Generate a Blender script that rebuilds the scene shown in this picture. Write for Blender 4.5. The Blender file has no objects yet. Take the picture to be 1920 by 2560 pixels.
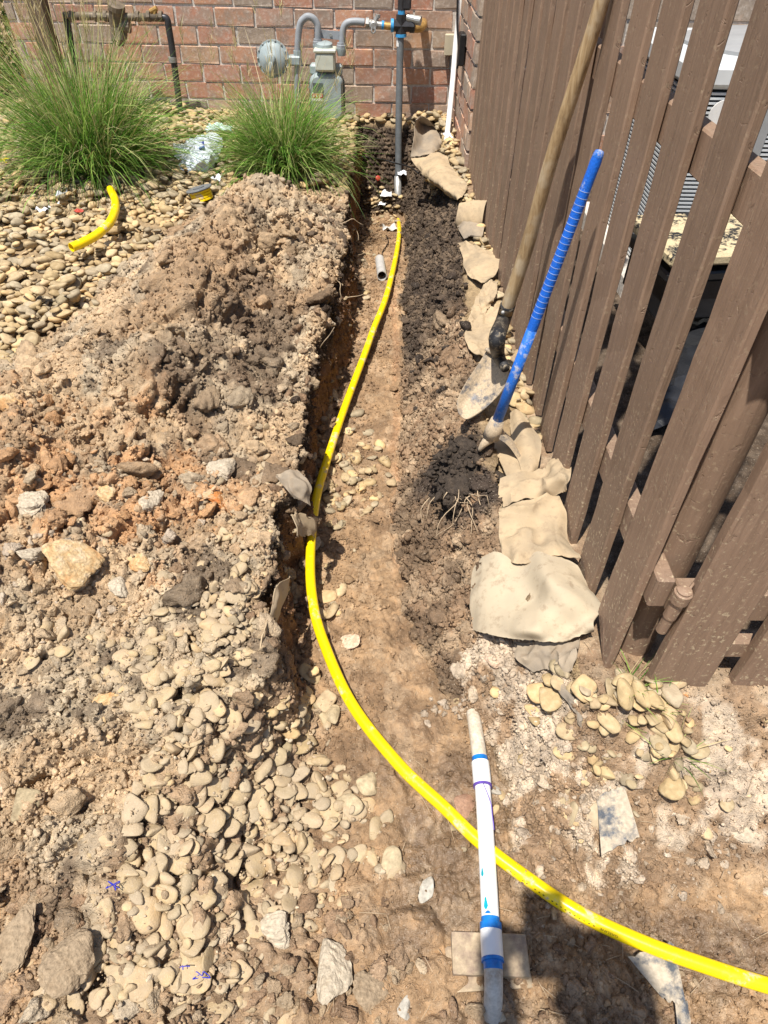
import bpy, math, random
import numpy as np
from mathutils import Matrix, Vector

# ---------------------------------------------------------------- camera, light, exposure
scene = bpy.context.scene
COL = scene.collection
F_PX, CAM_H = 1674.0, 1.16                      # focal length in photo pixels (1920 wide), lens height over the gravel


def unit(v):
    v = np.array(v, float)
    return v / np.linalg.norm(v)


_z = -unit((921 - 960, -(3050 - 1280), -F_PX))
_y = np.array((969 - 960, 1584.0, -F_PX)); _y = unit(_y - _z * _y.dot(_z))
_x = np.cross(_y, _z)
CAMROT = np.array([_x, _y, _z])                 # camera axes -> world axes (Y runs along the fence, Z up)
cam_data = bpy.data.cameras.new('camera')
cam = bpy.data.objects.new('camera', cam_data); COL.objects.link(cam)
cam_data.sensor_fit = 'HORIZONTAL'; cam_data.sensor_width = 36.0
cam_data.lens = F_PX / 1920 * 36.0
cam_data.clip_start = 0.02; cam_data.clip_end = 500
m4 = Matrix.Identity(4)
for i in range(3):
    for j in range(3):
        m4[i][j] = CAMROT[i][j]
m4.translation = (0, 0, CAM_H)
cam.matrix_world = m4
scene.camera = cam

SUN_DIR = unit((0.200, 0.285, -0.940))          # the way the light travels
sun_el = math.asin(-SUN_DIR[2]); sun_az = math.atan2(-SUN_DIR[0], -SUN_DIR[1])
world = bpy.data.worlds.new('World'); scene.world = world; world.use_nodes = True
wn = world.node_tree.nodes; wl = world.node_tree.links
sky = wn.new('ShaderNodeTexSky'); sky.sky_type = 'NISHITA'; sky.sun_disc = False
sky.sun_elevation = sun_el; sky.sun_rotation = sun_az
wl.new(sky.outputs[0], wn['Background'].inputs[0]); wn['Background'].inputs[1].default_value = 0.095
sd = bpy.data.lights.new('sun', 'SUN'); sd.energy = 4.9; sd.angle = math.radians(0.8); sd.color = (1.0, 0.94, 0.85)
sun = bpy.data.objects.new('sun', sd); COL.objects.link(sun)
sun.rotation_euler = Vector((0, 0, -1)).rotation_difference(Vector(SUN_DIR)).to_euler()
scene.view_settings.view_transform = 'Standard'; scene.view_settings.look = 'None'
scene.view_settings.exposure = 0.50; scene.view_settings.gamma = 1.0
scene.view_settings.use_curve_mapping = False
scene.cycles.max_bounces = 6

# ---------------------------------------------------------------- helpers
rng = np.random.default_rng(7)
random.seed(7)


def site(u, v, z=None, x=None, y=None):
    """survey sight line through photo pixel (u, v) met with a level, or with a vertical plane across x or y"""
    d = CAMROT @ np.array((u - 960, -(v - 1280), -F_PX))
    t = (z - CAM_H) / d[2] if z is not None else (x / d[0] if x is not None else y / d[1])
    return d * t + np.array((0, 0, CAM_H))


def mesh_np(name, V, Fc, smooth=False):
    """V (n,3); Fc: (m,3) or (m,4) array, or list of index tuples"""
    me = bpy.data.meshes.new(name)
    V = np.asarray(V, np.float32)
    if isinstance(Fc, list):
        me.from_pydata([tuple(map(float, v)) for v in V], [], [tuple(int(i) for i in f) for f in Fc])
    else:
        Fc = np.asarray(Fc, np.int32); k = Fc.shape[1]
        me.vertices.add(len(V)); me.vertices.foreach_set('co', V.ravel())
        me.loops.add(Fc.size); me.loops.foreach_set('vertex_index', Fc.ravel())
        me.polygons.add(len(Fc)); me.polygons.foreach_set('loop_start', np.arange(0, Fc.size, k, dtype=np.int32))
        me.update(calc_edges=True)
    if smooth:
        me.polygons.foreach_set('use_smooth', np.ones(len(me.polygons), bool))
    me.validate(); me.update()
    return me


def color_attr(me, C, name='Col'):
    a = me.color_attributes.new(name, 'FLOAT_COLOR', 'POINT')
    C4 = np.ones((len(C), 4), np.float32); C4[:, :3] = C
    a.data.foreach_set('color', C4.ravel())


def origin(o):
    p = np.zeros(3)
    while o is not None:
        p += np.array(o.location); o = o.parent
    return p


def link(name, me, mat=None, parent=None, loc=(0, 0, 0)):
    o = bpy.data.objects.new(name, me); COL.objects.link(o)
    if mat is not None and me is not None and len(me.materials) == 0:
        me.materials.append(mat)
    o.location = loc
    if parent is not None:
        o.parent = parent
    return o


def tag(o, label=None, cat=None, group=None, kind=None):
    if label: o['label'] = label
    if cat: o['category'] = cat
    if group: o['group'] = group
    if kind: o['kind'] = kind
    return o


def thing(name, label, cat, loc, group=None):
    o = bpy.data.objects.new(name, None); COL.objects.link(o)
    o.location = tuple(map(float, loc)); o.empty_display_size = 0.05
    return tag(o, label, cat, group)


def part(name, VF, mat, parent=None, smooth=False, autosmooth=None):
    """world-space geometry as one mesh object under parent"""
    V, Fc = VF
    V = np.asarray(V, float) - origin(parent)
    me = mesh_np(name, V, Fc, smooth)
    if autosmooth:
        me.set_sharp_from_angle(angle=math.radians(autosmooth))
    return link(name, me, mat, parent)


def single(name, VF, mat, label, cat, group=None, smooth=False, autosmooth=None):
    """a thing that is one mesh, its origin at its base"""
    V, Fc = VF; V = np.asarray(V, float)
    c = V.mean(0); c[2] = V[:, 2].min()
    me = mesh_np(name, V - c, Fc, smooth)
    if autosmooth:
        me.set_sharp_from_angle(angle=math.radians(autosmooth))
    return tag(link(name, me, mat, None, tuple(c)), label, cat, group)


def join(*vfs):
    Vs, Fs, n = [], [], 0
    for V, Fc in vfs:
        V = np.asarray(V, float); Vs.append(V)
        Fs += [tuple(int(i) + n for i in f) for f in Fc]; n += len(V)
    return np.vstack(Vs), Fs


def frame_of(d):
    d = unit(d); a = np.array((0, 0, 1.0)) if abs(d[2]) < 0.9 else np.array((0, 1.0, 0))
    s = unit(np.cross(a, d)); return s, np.cross(d, s), d


def catmull(P, n):
    P = np.asarray(P, float); P = np.vstack([2 * P[0] - P[1], P, 2 * P[-1] - P[-2]])
    out = []
    m = len(P) - 3
    for q in np.linspace(0, m - 1e-9, n):
        i = int(q); t = q - i; a, b, c, d = P[i:i + 4]
        out.append(0.5 * (2 * b + (c - a) * t + (2 * a - 5 * b + 4 * c - d) * t * t + (3 * b - a - 3 * c + d) * t ** 3))
    return np.array(out)


def tube(P, r, seg=12, caps=True, wall=0.0):
    """round tube along the polyline P; r a number or one per point; wall > 0 leaves it hollow"""
    P = np.asarray(P, float); n = len(P)
    r = np.full(n, r) if np.isscalar(r) else np.asarray(r, float)
    T = np.gradient(P, axis=0); T /= np.linalg.norm(T, axis=1)[:, None] + 1e-12
    s, u, _ = frame_of(T[0]); V = []
    for i in range(n):
        s = unit(s - T[i] * s.dot(T[i])); u = np.cross(T[i], s)
        for k in range(seg):
            a = 2 * math.pi * k / seg
            V.append(P[i] + r[i] * (math.cos(a) * s + math.sin(a) * u))
    Fs = [(i * seg + k, i * seg + (k + 1) % seg, (i + 1) * seg + (k + 1) % seg, (i + 1) * seg + k) for i in range(n - 1) for k in range(seg)]
    if wall:
        Vi, Fi = tube(P, r - wall, seg, False); o = len(V)
        Fs += [tuple(reversed([j + o for j in f])) for f in Fi]; V = list(V) + list(Vi)
        e = (n - 1) * seg
        for k in range(seg):
            k2 = (k + 1) % seg
            Fs.append((k2, k, o + k, o + k2)); Fs.append((e + k, e + k2, o + e + k2, o + e + k))
    elif caps:
        Fs.append(tuple(reversed(range(seg)))); Fs.append(tuple(range((n - 1) * seg, n * seg)))
    return np.array(V), Fs


def cyl(a, b, r, seg=14, r2=None):
    return tube(np.array([a, b], float), [r, r if r2 is None else r2], seg)


def lathe(c, axis, prof, seg=24):
    """prof: list of (distance along axis, radius)"""
    s, u, d = frame_of(axis); c = np.asarray(c, float)
    V = [c + d * h + r * (math.cos(2 * math.pi * k / seg) * s + math.sin(2 * math.pi * k / seg) * u) for h, r in prof for k in range(seg)]
    n = len(prof)
    Fs = [(i * seg + k, i * seg + (k + 1) % seg, (i + 1) * seg + (k + 1) % seg, (i + 1) * seg + k) for i in range(n - 1) for k in range(seg)]
    Fs.append(tuple(reversed(range(seg)))); Fs.append(tuple(range((n - 1) * seg, n * seg)))
    return np.array(V), Fs


def box(c, size, ax=None, bev=0.0):
    """box centred on c; ax: 3 orthonormal rows; bev chamfers every edge"""
    c = np.asarray(c, float); h = np.asarray(size, float) / 2
    ax = np.eye(3) if ax is None else np.asarray(ax, float)
    if bev <= 0:
        L = np.array([(sx, sy, sz) for sz in (-1, 1) for sy in (-1, 1) for sx in (-1, 1)], float) * h
        Fs = [(0, 2, 3, 1), (4, 5, 7, 6), (0, 1, 5, 4), (2, 6, 7, 3), (0, 4, 6, 2), (1, 3, 7, 5)]
        return c + L @ ax, Fs
    L, idx = [], {}
    for sx in (-1, 1):
        for sy in (-1, 1):
            for sz in (-1, 1):
                s = np.array((sx, sy, sz), float)
                for k in range(3):
                    p = s * (h - bev); p[k] = s[k] * h[k]
                    idx[(sx, sy, sz, k)] = len(L); L.append(p)
    Fs = []
    I = idx
    for k in range(3):
        a, b = [q for q in range(3) if q != k]
        for s in (-1, 1):
            cyc = [(-1, -1), (1, -1), (1, 1), (-1, 1)]
            f = []
            for p, q in cyc:
                t = [0, 0, 0]; t[k] = s; t[a] = p; t[b] = q; f.append(I[(*t, k)])
            Fs.append(tuple(f))
    for k in range(3):
        a, b = [q for q in range(3) if q != k]
        for p in (-1, 1):
            for q in (-1, 1):
                t0 = [0, 0, 0]; t0[a] = p; t0[b] = q; t1 = list(t0); t0[k] = -1; t1[k] = 1
                Fs.append((I[(*t0, a)], I[(*t1, a)], I[(*t1, b)], I[(*t0, b)]))
    for sx in (-1, 1):
        for sy in (-1, 1):
            for sz in (-1, 1):
                Fs.append((I[(sx, sy, sz, 0)], I[(sx, sy, sz, 1)], I[(sx, sy, sz, 2)]))
    L = np.array(L); out = []
    for f in Fs:                                     # outward winding
        p = L[list(f)]; nn = np.cross(p[1] - p[0], p[2] - p[0])
        out.append(f if nn.dot(p.mean(0)) > 0 else tuple(reversed(f)))
    return c + L @ ax, out


def sheet(net, nu=24, nv=24, thick=0.002, wrinkle=0.0, wscale=9.0, seed=0, fray=0.0):
    """a thin draped sheet through a net of control points (rows of points), with real thickness"""
    R = [catmull(r, nv) for r in net]
    G = np.array([catmull([row[j] for row in R], nu) for j in range(nv)]).transpose(1, 0, 2)
    du = np.gradient(G, axis=0); dv = np.gradient(G, axis=1); N = np.cross(du, dv)
    N /= np.linalg.norm(N, axis=2)[..., None] + 1e-12
    if wrinkle:                                     # sharp creases with soft swells between them
        X_ = G[..., 0] + .6 * G[..., 2]; Y_ = G[..., 1] - .5 * G[..., 2]
        r1 = np.abs(fbm(X_ * wscale * .55 + seed, Y_ * wscale * .55, 2, seed) - .5) * 2
        r2 = np.abs(fbm(X_ * wscale * 1.5 + 9, Y_ * wscale * 1.5 + seed, 2, seed + 3) - .5) * 2
        r3 = fbm(X_ * wscale * .4, Y_ * wscale * .4 + seed, 2, seed + 6) - .5
        G = G + N * ((r3 * 1.3 - np.clip(r1, 0, .45) * 1.5 - np.clip(r2, 0, .4) * .8 + .5) * wrinkle)[..., None]
    if fray:
        k = rng.normal(0, fray, nv)
        G[-1, :, :] += (unit(np.mean(G[-1] - G[-2], 0)) * k[:, None]); G[0] += unit(np.mean(G[0] - G[1], 0)) * rng.normal(0, fray, nv)[:, None]
    a = (G + N * thick / 2).reshape(-1, 3); b = (G - N * thick / 2).reshape(-1, 3); o = nu * nv
    Fs = []
    for i in range(nu - 1):
        for j in range(nv - 1):
            p = i * nv + j; q = (p, p + nv, p + nv + 1, p + 1)
            Fs.append(q); Fs.append(tuple(reversed([t + o for t in q])))
    rim = [j for j in range(nv)] + [i * nv + nv - 1 for i in range(1, nu)] + [(nu - 1) * nv + j for j in range(nv - 2, -1, -1)] + [i * nv for i in range(nu - 2, 0, -1)]
    for i in range(len(rim)):
        p, q = rim[i], rim[(i + 1) % len(rim)]
        Fs.append((p, q, q + o, p + o))
    return np.vstack([a, b]), Fs


# ---- noise on numpy arrays
def _h(ix, iy, s):
    n = (ix.astype(np.int64) * 374761393 + iy.astype(np.int64) * 668265263 + s * 1274126177) & 0xFFFFFFFF
    n = ((n ^ (n >> 13)) * 1274126177) & 0xFFFFFFFF
    n = ((n ^ (n >> 16)) * 2246822519) & 0xFFFFFFFF
    return ((n ^ (n >> 15)) & 0xFFFFFF) / float(0x1000000)


def vnoise(x, y, s=0):
    x = np.asarray(x, float); y = np.asarray(y, float)
    ix = np.floor(x); iy = np.floor(y); fx = x - ix; fy = y - iy
    fx = fx * fx * (3 - 2 * fx); fy = fy * fy * (3 - 2 * fy)
    a = _h(ix, iy, s); b = _h(ix + 1, iy, s); c = _h(ix, iy + 1, s); d = _h(ix + 1, iy + 1, s)
    return (a * (1 - fx) + b * fx) * (1 - fy) + (c * (1 - fx) + d * fx) * fy


def fbm(x, y, o=4, s=0, gain=.5):
    t = 0; a = 1; n = 0
    for k in range(o):
        t = t + a * vnoise(x * 2 ** k * 1.01 + 13.7 * k, y * 2 ** k * .99 - 7.1 * k, s + k); n += a; a *= gain
    return t / n


def worley(x, y, s=0):
    """distance to the nearest feature point, and that point's random number"""
    ix = np.floor(x); iy = np.floor(y)
    best = np.full(np.shape(x), 9.0); rid = np.zeros(np.shape(x))
    for dx in (-1, 0, 1):
        for dy in (-1, 0, 1):
            cx = ix + dx; cy = iy + dy
            d = (cx + _h(cx, cy, s) - x) ** 2 + (cy + _h(cx, cy, s + 11) - y) ** 2
            k = d < best; best = np.where(k, d, best); rid = np.where(k, _h(cx, cy, s + 23), rid)
    return np.sqrt(best), rid


def worley2(x, y, s=0):
    """distances to the two nearest feature points, and the nearest one's random number"""
    ix = np.floor(x); iy = np.floor(y)
    b1 = np.full(np.shape(x), 9.0); b2 = b1.copy(); rid = np.zeros(np.shape(x))
    for dx in (-1, 0, 1):
        for dy in (-1, 0, 1):
            cx = ix + dx; cy = iy + dy
            d = (cx + _h(cx, cy, s) - x) ** 2 + (cy + _h(cx, cy, s + 11) - y) ** 2
            k = d < b1; b2 = np.where(k, b1, np.minimum(b2, d)); rid = np.where(k, _h(cx, cy, s + 23), rid); b1 = np.where(k, d, b1)
    return np.sqrt(b1), np.sqrt(b2), rid


def ss(t):
    t = np.clip(t, 0, 1); return t * t * (3 - 2 * t)


# ---------------------------------------------------------------- materials
def new_mat(name):
    m = bpy.data.materials.new(name); m.use_nodes = True
    return m, m.node_tree.nodes, m.node_tree.links, m.node_tree.nodes['Principled BSDF']


class NT:
    """small node-tree writer"""
    def __init__(s, name):
        s.m, s.n, s.l, s.b = new_mat(name)
        s.b.inputs['Specular IOR Level'].default_value = .3

    def put(s, node, key, v):
        if v is None: return
        if isinstance(v, bpy.types.NodeSocket): s.l.new(v, node.inputs[key])
        else:
            if isinstance(v, tuple) and len(v) == 3 and node.inputs[key].type == 'RGBA': v = (*v, 1)
            node.inputs[key].default_value = v

    def coord(s, kind='Object', scale=(1, 1, 1)):
        if kind == 'Position': o = s.n.new('ShaderNodeNewGeometry').outputs['Position']
        else: o = s.n.new('ShaderNodeTexCoord').outputs[kind]
        mp = s.n.new('ShaderNodeMapping'); s.l.new(o, mp.inputs[0]); mp.inputs['Scale'].default_value = scale
        return mp.outputs[0]

    def noise(s, vec, scale, detail=4, rough=.55, col=False, dist=0):
        t = s.n.new('ShaderNodeTexNoise'); s.put(t, 'Vector', vec); s.put(t, 'Scale', scale); s.put(t, 'Detail', detail); s.put(t, 'Roughness', rough); s.put(t, 'Distortion', dist)
        return t.outputs['Color' if col else 'Fac']

    def voro(s, vec, scale, feature='F1', out='Distance'):
        t = s.n.new('ShaderNodeTexVoronoi'); t.feature = feature; s.put(t, 'Vector', vec); s.put(t, 'Scale', scale); return t.outputs[out]

    def ramp(s, fac, stops):
        r = s.n.new('ShaderNodeValToRGB'); s.l.new(fac, r.inputs[0]); e = r.color_ramp.elements
        while len(e) < len(stops): e.new(.5)
        for q, (p, c) in zip(e, stops):
            q.position = p; q.color = (*c, 1) if len(c) == 3 else c
        return r.outputs[0]

    def lin(s, fac, a, b, lo=0., hi=1.):
        r = s.n.new('ShaderNodeMapRange'); s.l.new(fac, r.inputs[0]); r.inputs[1].default_value = a; r.inputs[2].default_value = b; r.inputs[3].default_value = lo; r.inputs[4].default_value = hi
        return r.outputs[0]

    def mix(s, fac, a, b, mode='MIX'):
        x = s.n.new('ShaderNodeMix'); x.data_type = 'RGBA'; x.blend_type = mode
        s.put(x, 0, fac); s.put(x, 6, a); s.put(x, 7, b); return x.outputs[2]

    def math(s, op, a, b=None):
        x = s.n.new('ShaderNodeMath'); x.operation = op; s.put(x, 0, a); s.put(x, 1, b); return x.outputs[0]

    def attr(s, name, out='Color', inst=False):
        a = s.n.new('ShaderNodeAttribute'); a.attribute_name = name
        if inst: a.attribute_type = 'INSTANCER'
        return a.outputs[out]

    def rand(s): return s.n.new('ShaderNodeObjectInfo').outputs['Random']

    def bump(s, h, strength=.5, dist=.004, prev=None):
        b = s.n.new('ShaderNodeBump'); s.put(b, 'Height', h); s.put(b, 'Strength', strength); s.put(b, 'Distance', dist)
        if prev is not None: s.l.new(prev, b.inputs['Normal'])
        return b.outputs[0]

    def done(s, color=None, rough=None, normal=None, metal=None, spec=None):
        s.put(s.b, 'Base Color', color); s.put(s.b, 'Roughness', rough); s.put(s.b, 'Metallic', metal); s.put(s.b, 'Specular IOR Level', spec)
        if normal is not None: s.l.new(normal, s.b.inputs['Normal'])
        return s.m


def m_soil(name='soil', fine=1.0, inst=False):
    t = NT(name); p = t.coord('Position')
    c = t.attr('Col', 'Color', inst)
    n1 = t.noise(p, 55, 5, .65); n2 = t.noise(p, 260, 3, .6); n3 = t.noise(p, 9, 3)
    c = t.mix(1, c, t.ramp(n1, [(.3, (.66, .64, .62)), (.5, (1, 1, 1)), (.72, (1.32, 1.27, 1.2))]), 'MULTIPLY')
    c = t.mix(1, c, t.ramp(n3, [(.3, (.85, .82, .8)), (.6, (1.1, 1.08, 1.05))]), 'MULTIPLY')
    pale = t.lin(n2, .60, .72)
    c = t.mix(t.math('MULTIPLY', pale, .5), c, (.55, .47, .37))
    wet = t.attr('Wet', 'Fac')
    rough = t.lin(wet, 0, 1, .95, .38)
    b = t.bump(n1, .55 * fine, .01); b = t.bump(n2, .7 * fine, .004, b)
    b = t.bump(t.voro(p, 330), .35 * fine, .003, b)
    return t.done(c, rough, b, spec=t.lin(wet, 0, 1, .12, .5))


def m_stone(name, per_object, dusty=0.0):
    t = NT(name); p = t.coord('Object')
    if per_object:
        c = t.ramp(t.rand(), [(0, (.40, .305, .17)), (.25, (.48, .365, .20)), (.5, (.43, .335, .20)), (.68, (.36, .295, .19)), (.82, (.54, .38, .20)), (1, (.40, .335, .24))])
    else:
        c = t.attr('Col')
    pp = t.coord('Position')
    n = t.noise(pp, 60, 4, .6); n2 = t.noise(pp, 320, 3)
    c = t.mix(1, c, t.ramp(n, [(.3, (.78, .76, .74)), (.65, (1.15, 1.13, 1.1))]), 'MULTIPLY')
    c = t.mix(t.math('MULTIPLY', t.lin(n, .55, .7), .35), c, (.46, .385, .28))
    if dusty:
        nd = t.noise(pp, 26, 5, .65); c = t.mix(t.lin(nd, .36, .60, .25 * dusty, dusty), c, (.40, .315, .215)); c = t.mix(t.math('MULTIPLY', t.lin(n2, .60, .66), dusty * .8), c, (.50, .41, .30))
    b = t.bump(n2, .25 + .5 * dusty, .002); b = t.bump(n, .3, .006, b)
    return t.done(c, .85, b, spec=.18)


def m_plain(name, color, rough=.6, nscale=40, var=.25, bump=.15, bdist=.002, spec=.3, metal=0, coord='Object'):
    t = NT(name); p = t.coord(coord); n = t.noise(p, nscale, 4, .6)
    lo = tuple(1 - var for _ in range(3)); hi = tuple(1 + var for _ in range(3))
    c = t.mix(1, color, t.ramp(n, [(.3, lo), (.7, hi)]), 'MULTIPLY')
    return t.done(c, rough, t.bump(n, bump, bdist), metal, spec)

# ---------------------------------------------------------------- the ground: gravel bed, spoil heap, trench and pit in one sheet
FENCE_X, WALL_Y, CORNER_Y, RETURN_X = 0.463, 5.08, 4.0, 0.45
FLOOR = -0.25


def lerp(y, pts):
    a = np.array(pts); return np.interp(y, a[:, 0], a[:, 1])


def zfloor(y): return lerp(y, [(0, -.25), (2.8, -.25), (3.2, -.27), (3.6, -.33), (4.2, -.43), (4.7, -.52), (5, -.54)])


def n1d(y, f, s):
    return fbm(np.asarray(y, float) * f, np.full(np.shape(y), 3.3 + s), 3, s) - .5


def edges(y):
    """left lip and its width, right foot and right lip of the cut, at distance y"""
    xl = lerp(y, [(.0, -.55), (.45, -.52), (.65, -.38), (.78, -.27), (.95, -.248), (1.2, -.252), (1.45, -.247), (1.82, -.236), (2.25, -.205), (2.68, -.185), (3.65, -.195), (5, -.2)])
    wl = lerp(y, [(.0, .50), (.45, .44), (.65, .25), (.78, .10), (.95, .04), (1.2, .03), (5, .035)])
    xr = lerp(y, [(0, .3), (.72, .27), (.86, .16), (1.02, .075), (1.5, .054), (2.4, .078), (3.1, .10), (4, .13), (5, .15)])
    xt = lerp(y, [(0, .6), (.75, .42), (1.0, .345), (1.55, .335), (2.25, .335), (3.2, .42), (5, .43)])
    wl = wl + .20 * np.clip(n1d(y, 3.2, 13), 0, 1) * ss((y - 1.95) / .3) + .10 * np.clip(n1d(y, 9, 15), 0, 1)
    return xl + n1d(y, 6, 3) * .075 + n1d(y, 21, 5) * .05 + n1d(y, 55, 6) * .02, wl, xr + n1d(y, 5, 7) * .05 + n1d(y, 19, 8) * .035, xt + n1d(y, 5, 9) * .07 + n1d(y, 17, 11) * .03


def lay(x, y):
    """macro level and the masks of the site at plan points"""
    wob = (fbm(x * 5 + 3, y * 5, 3, 3) - .5); wob2 = (fbm(x * 16 + 3, y * 16, 3, 5) - .5)
    xl, wl, xr, xt = edges(y)
    left = ss((x - xl) / wl)
    right = 1 - np.clip((x - xr) / (xt - xr), 0, 1)
    right = np.where(right < .12, right * right / .24, right - .06 * (1 - right))
    end = ss((4.98 - y) / .30)
    pit = 1 - ss((y + wob * .12 + wob2 * .06 - .42) / .33)
    pit = pit * ss((x - .0) / .3)
    m = left * np.clip(np.maximum(right * end, pit * ss((1.6 - x) / .4)), 0, 1)
    # spoil heap
    xb = np.where(y > 1.83, -1.2 + .22 * (y - 1.83), -1.2 - .9 * (1.83 - y)) + wob * .22
    t = (x - xb) / (-.2 - xb)
    hm = .19 * ss((y - .45) / 1.1) * ss((3.62 - y) / .55)
    heap = hm * ss(t / .5) * (1 - .82 * ss((t - .55) / .4)) * (x < .3)
    spoil = np.clip(ss(t / .06) * ss((3.6 - y) / .12), 0, 1) * (x < .1)
    zg = .03 * np.clip(-x / 1.5, 0, 1) * ss((y - 2) / 2) + heap * (1 + 1.1 * wob) - .16 * ss((.95 - y) / .7) * (x < .1)
    zg = zg + .03 * wob * spoil
    z = zg * (1 - m) + zfloor(y) * m
    return z, m, spoil, left, right, pit, wob


def dome(x, y, cell, s):
    """broken clods: cells of uneven height with sharp joints between them"""
    f, f2, r = worley2(x / cell, y / cell, s)
    j = np.clip((f2 - f) / .42, 0, 1)
    return (.25 + .75 * r) * (j ** .6) * (1 - .35 * f * f), r


def ground_full(x, y, fine=True, split=False):
    z, m, spoil, left, right, pit, wob = lay(x, y)
    floor = ss((m - .93) / .07)
    slope = (1 - ss(np.abs(m - .5) * 2.2 - .1))
    bank = ss((m - .02) / .05) * (1 - floor)
    A = np.clip(spoil * (1 - floor) + bank * .75, 0, 1) + .16 * (1 - spoil) * (1 - bank) + floor * .42
    A = A * (.55 + .9 * fbm(x * 7, y * 7, 2, 31))
    dz = z - FLOOR; xq = np.where(x < -.02, x - dz, x + dz)     # length along the profile, so lumps keep their shape on the cut faces
    x0 = x; x = xq
    wx = x + .03 * (fbm(x * 14, y * 14, 2, 41) - .5); wy = y + .03 * (fbm(x * 14, y * 14, 2, 47) - .5)
    d1, r1 = dome(wx, wy, .085, 61); d2, r2 = dome(wx, wy, .040, 67); d3, r3 = dome(wx, wy, .019, 71)
    big = ss((fbm(x * 4, y * 4, 2, 91) - .38) / .3)
    d = A * (.040 * d1 * big + .024 * d2 + .014 * d3 - .020)
    if fine:
        d4, _ = dome(wx, wy, .0095, 73); d = d + A * .0070 * d4 + A * .006 * (fbm(x * 150, y * 150, 2, 87) - .5)
    d = d + (fbm(x * 30, y * 30, 3, 83) - .5) * (.010 * floor + .006)
    pits = ss((.31 - fbm(x * 11, y * 11, 3, 97)) / .06)
    d = d - pits * .03 * np.clip(spoil + bank * .8, 0, 1) * (1 - floor)
    if split: return z, d, dict(m=m, spoil=spoil, floor=floor, bank=bank, left=left, right=right, pit=pit, r1=r1, r2=r2, r3=r3, z0=z)
    return z + d, dict(m=m, spoil=spoil, floor=floor, bank=bank, left=left, right=right, pit=pit, r1=r1, r2=r2, r3=r3, z0=z)


# raster of the same ground, for setting things down on it
RX0, RX1, RY0, RY1, RES = -2.9, 1.7, .05, 5.1, .008
gx = np.arange(RX0, RX1, RES); gy = np.arange(RY0, RY1, RES)
GX, GY = np.meshgrid(gx, gy)
HM0, _ = ground_full(GX, GY, False)
HM = HM0.copy()


def gz(x, y, hm=None):
    hm = HM0 if hm is None else hm
    i = np.clip(((np.asarray(y) - RY0) / RES).astype(int), 0, hm.shape[0] - 1); j = np.clip(((np.asarray(x) - RX0) / RES).astype(int), 0, hm.shape[1] - 1)
    return hm[i, j]


def hit(u, v):
    """where the sight lines through photo pixels (u, v) meet the ground"""
    u = np.atleast_1d(np.asarray(u, float)); v = np.atleast_1d(np.asarray(v, float))
    d = np.stack([u - 960, -(v - 1280), np.full_like(u, -F_PX)], -1) @ CAMROT.T
    d /= np.linalg.norm(d, axis=1)[:, None]
    P = np.tile(np.array((0, 0, CAM_H)), (len(u), 1)); live = np.ones(len(u), bool)
    t = np.full(len(u), .6)
    for _ in range(900):
        Q = P + d * t[:, None]
        gap = Q[:, 2] - gz(Q[:, 0], Q[:, 1]); live &= gap > .001
        if not live.any(): break
        t = np.where(live, t + np.clip(gap * .35, .0025, .2), t)
        live &= t < 8
    return P + d * t[:, None]


def on(u, v, dz):
    """a point over the ground seen at (u, v), dz above it"""
    p = hit(u, v)[0]; return site(u, v, z=p[2] + dz)


def near(P, Q, r, soft=.5):
    d = np.min(np.stack([np.hypot(P[0] - q[0], P[1] - q[1]) / (q[3] if len(q) > 3 else r) for q in Q]), 0)
    return ss((1 - d) / soft)


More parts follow.
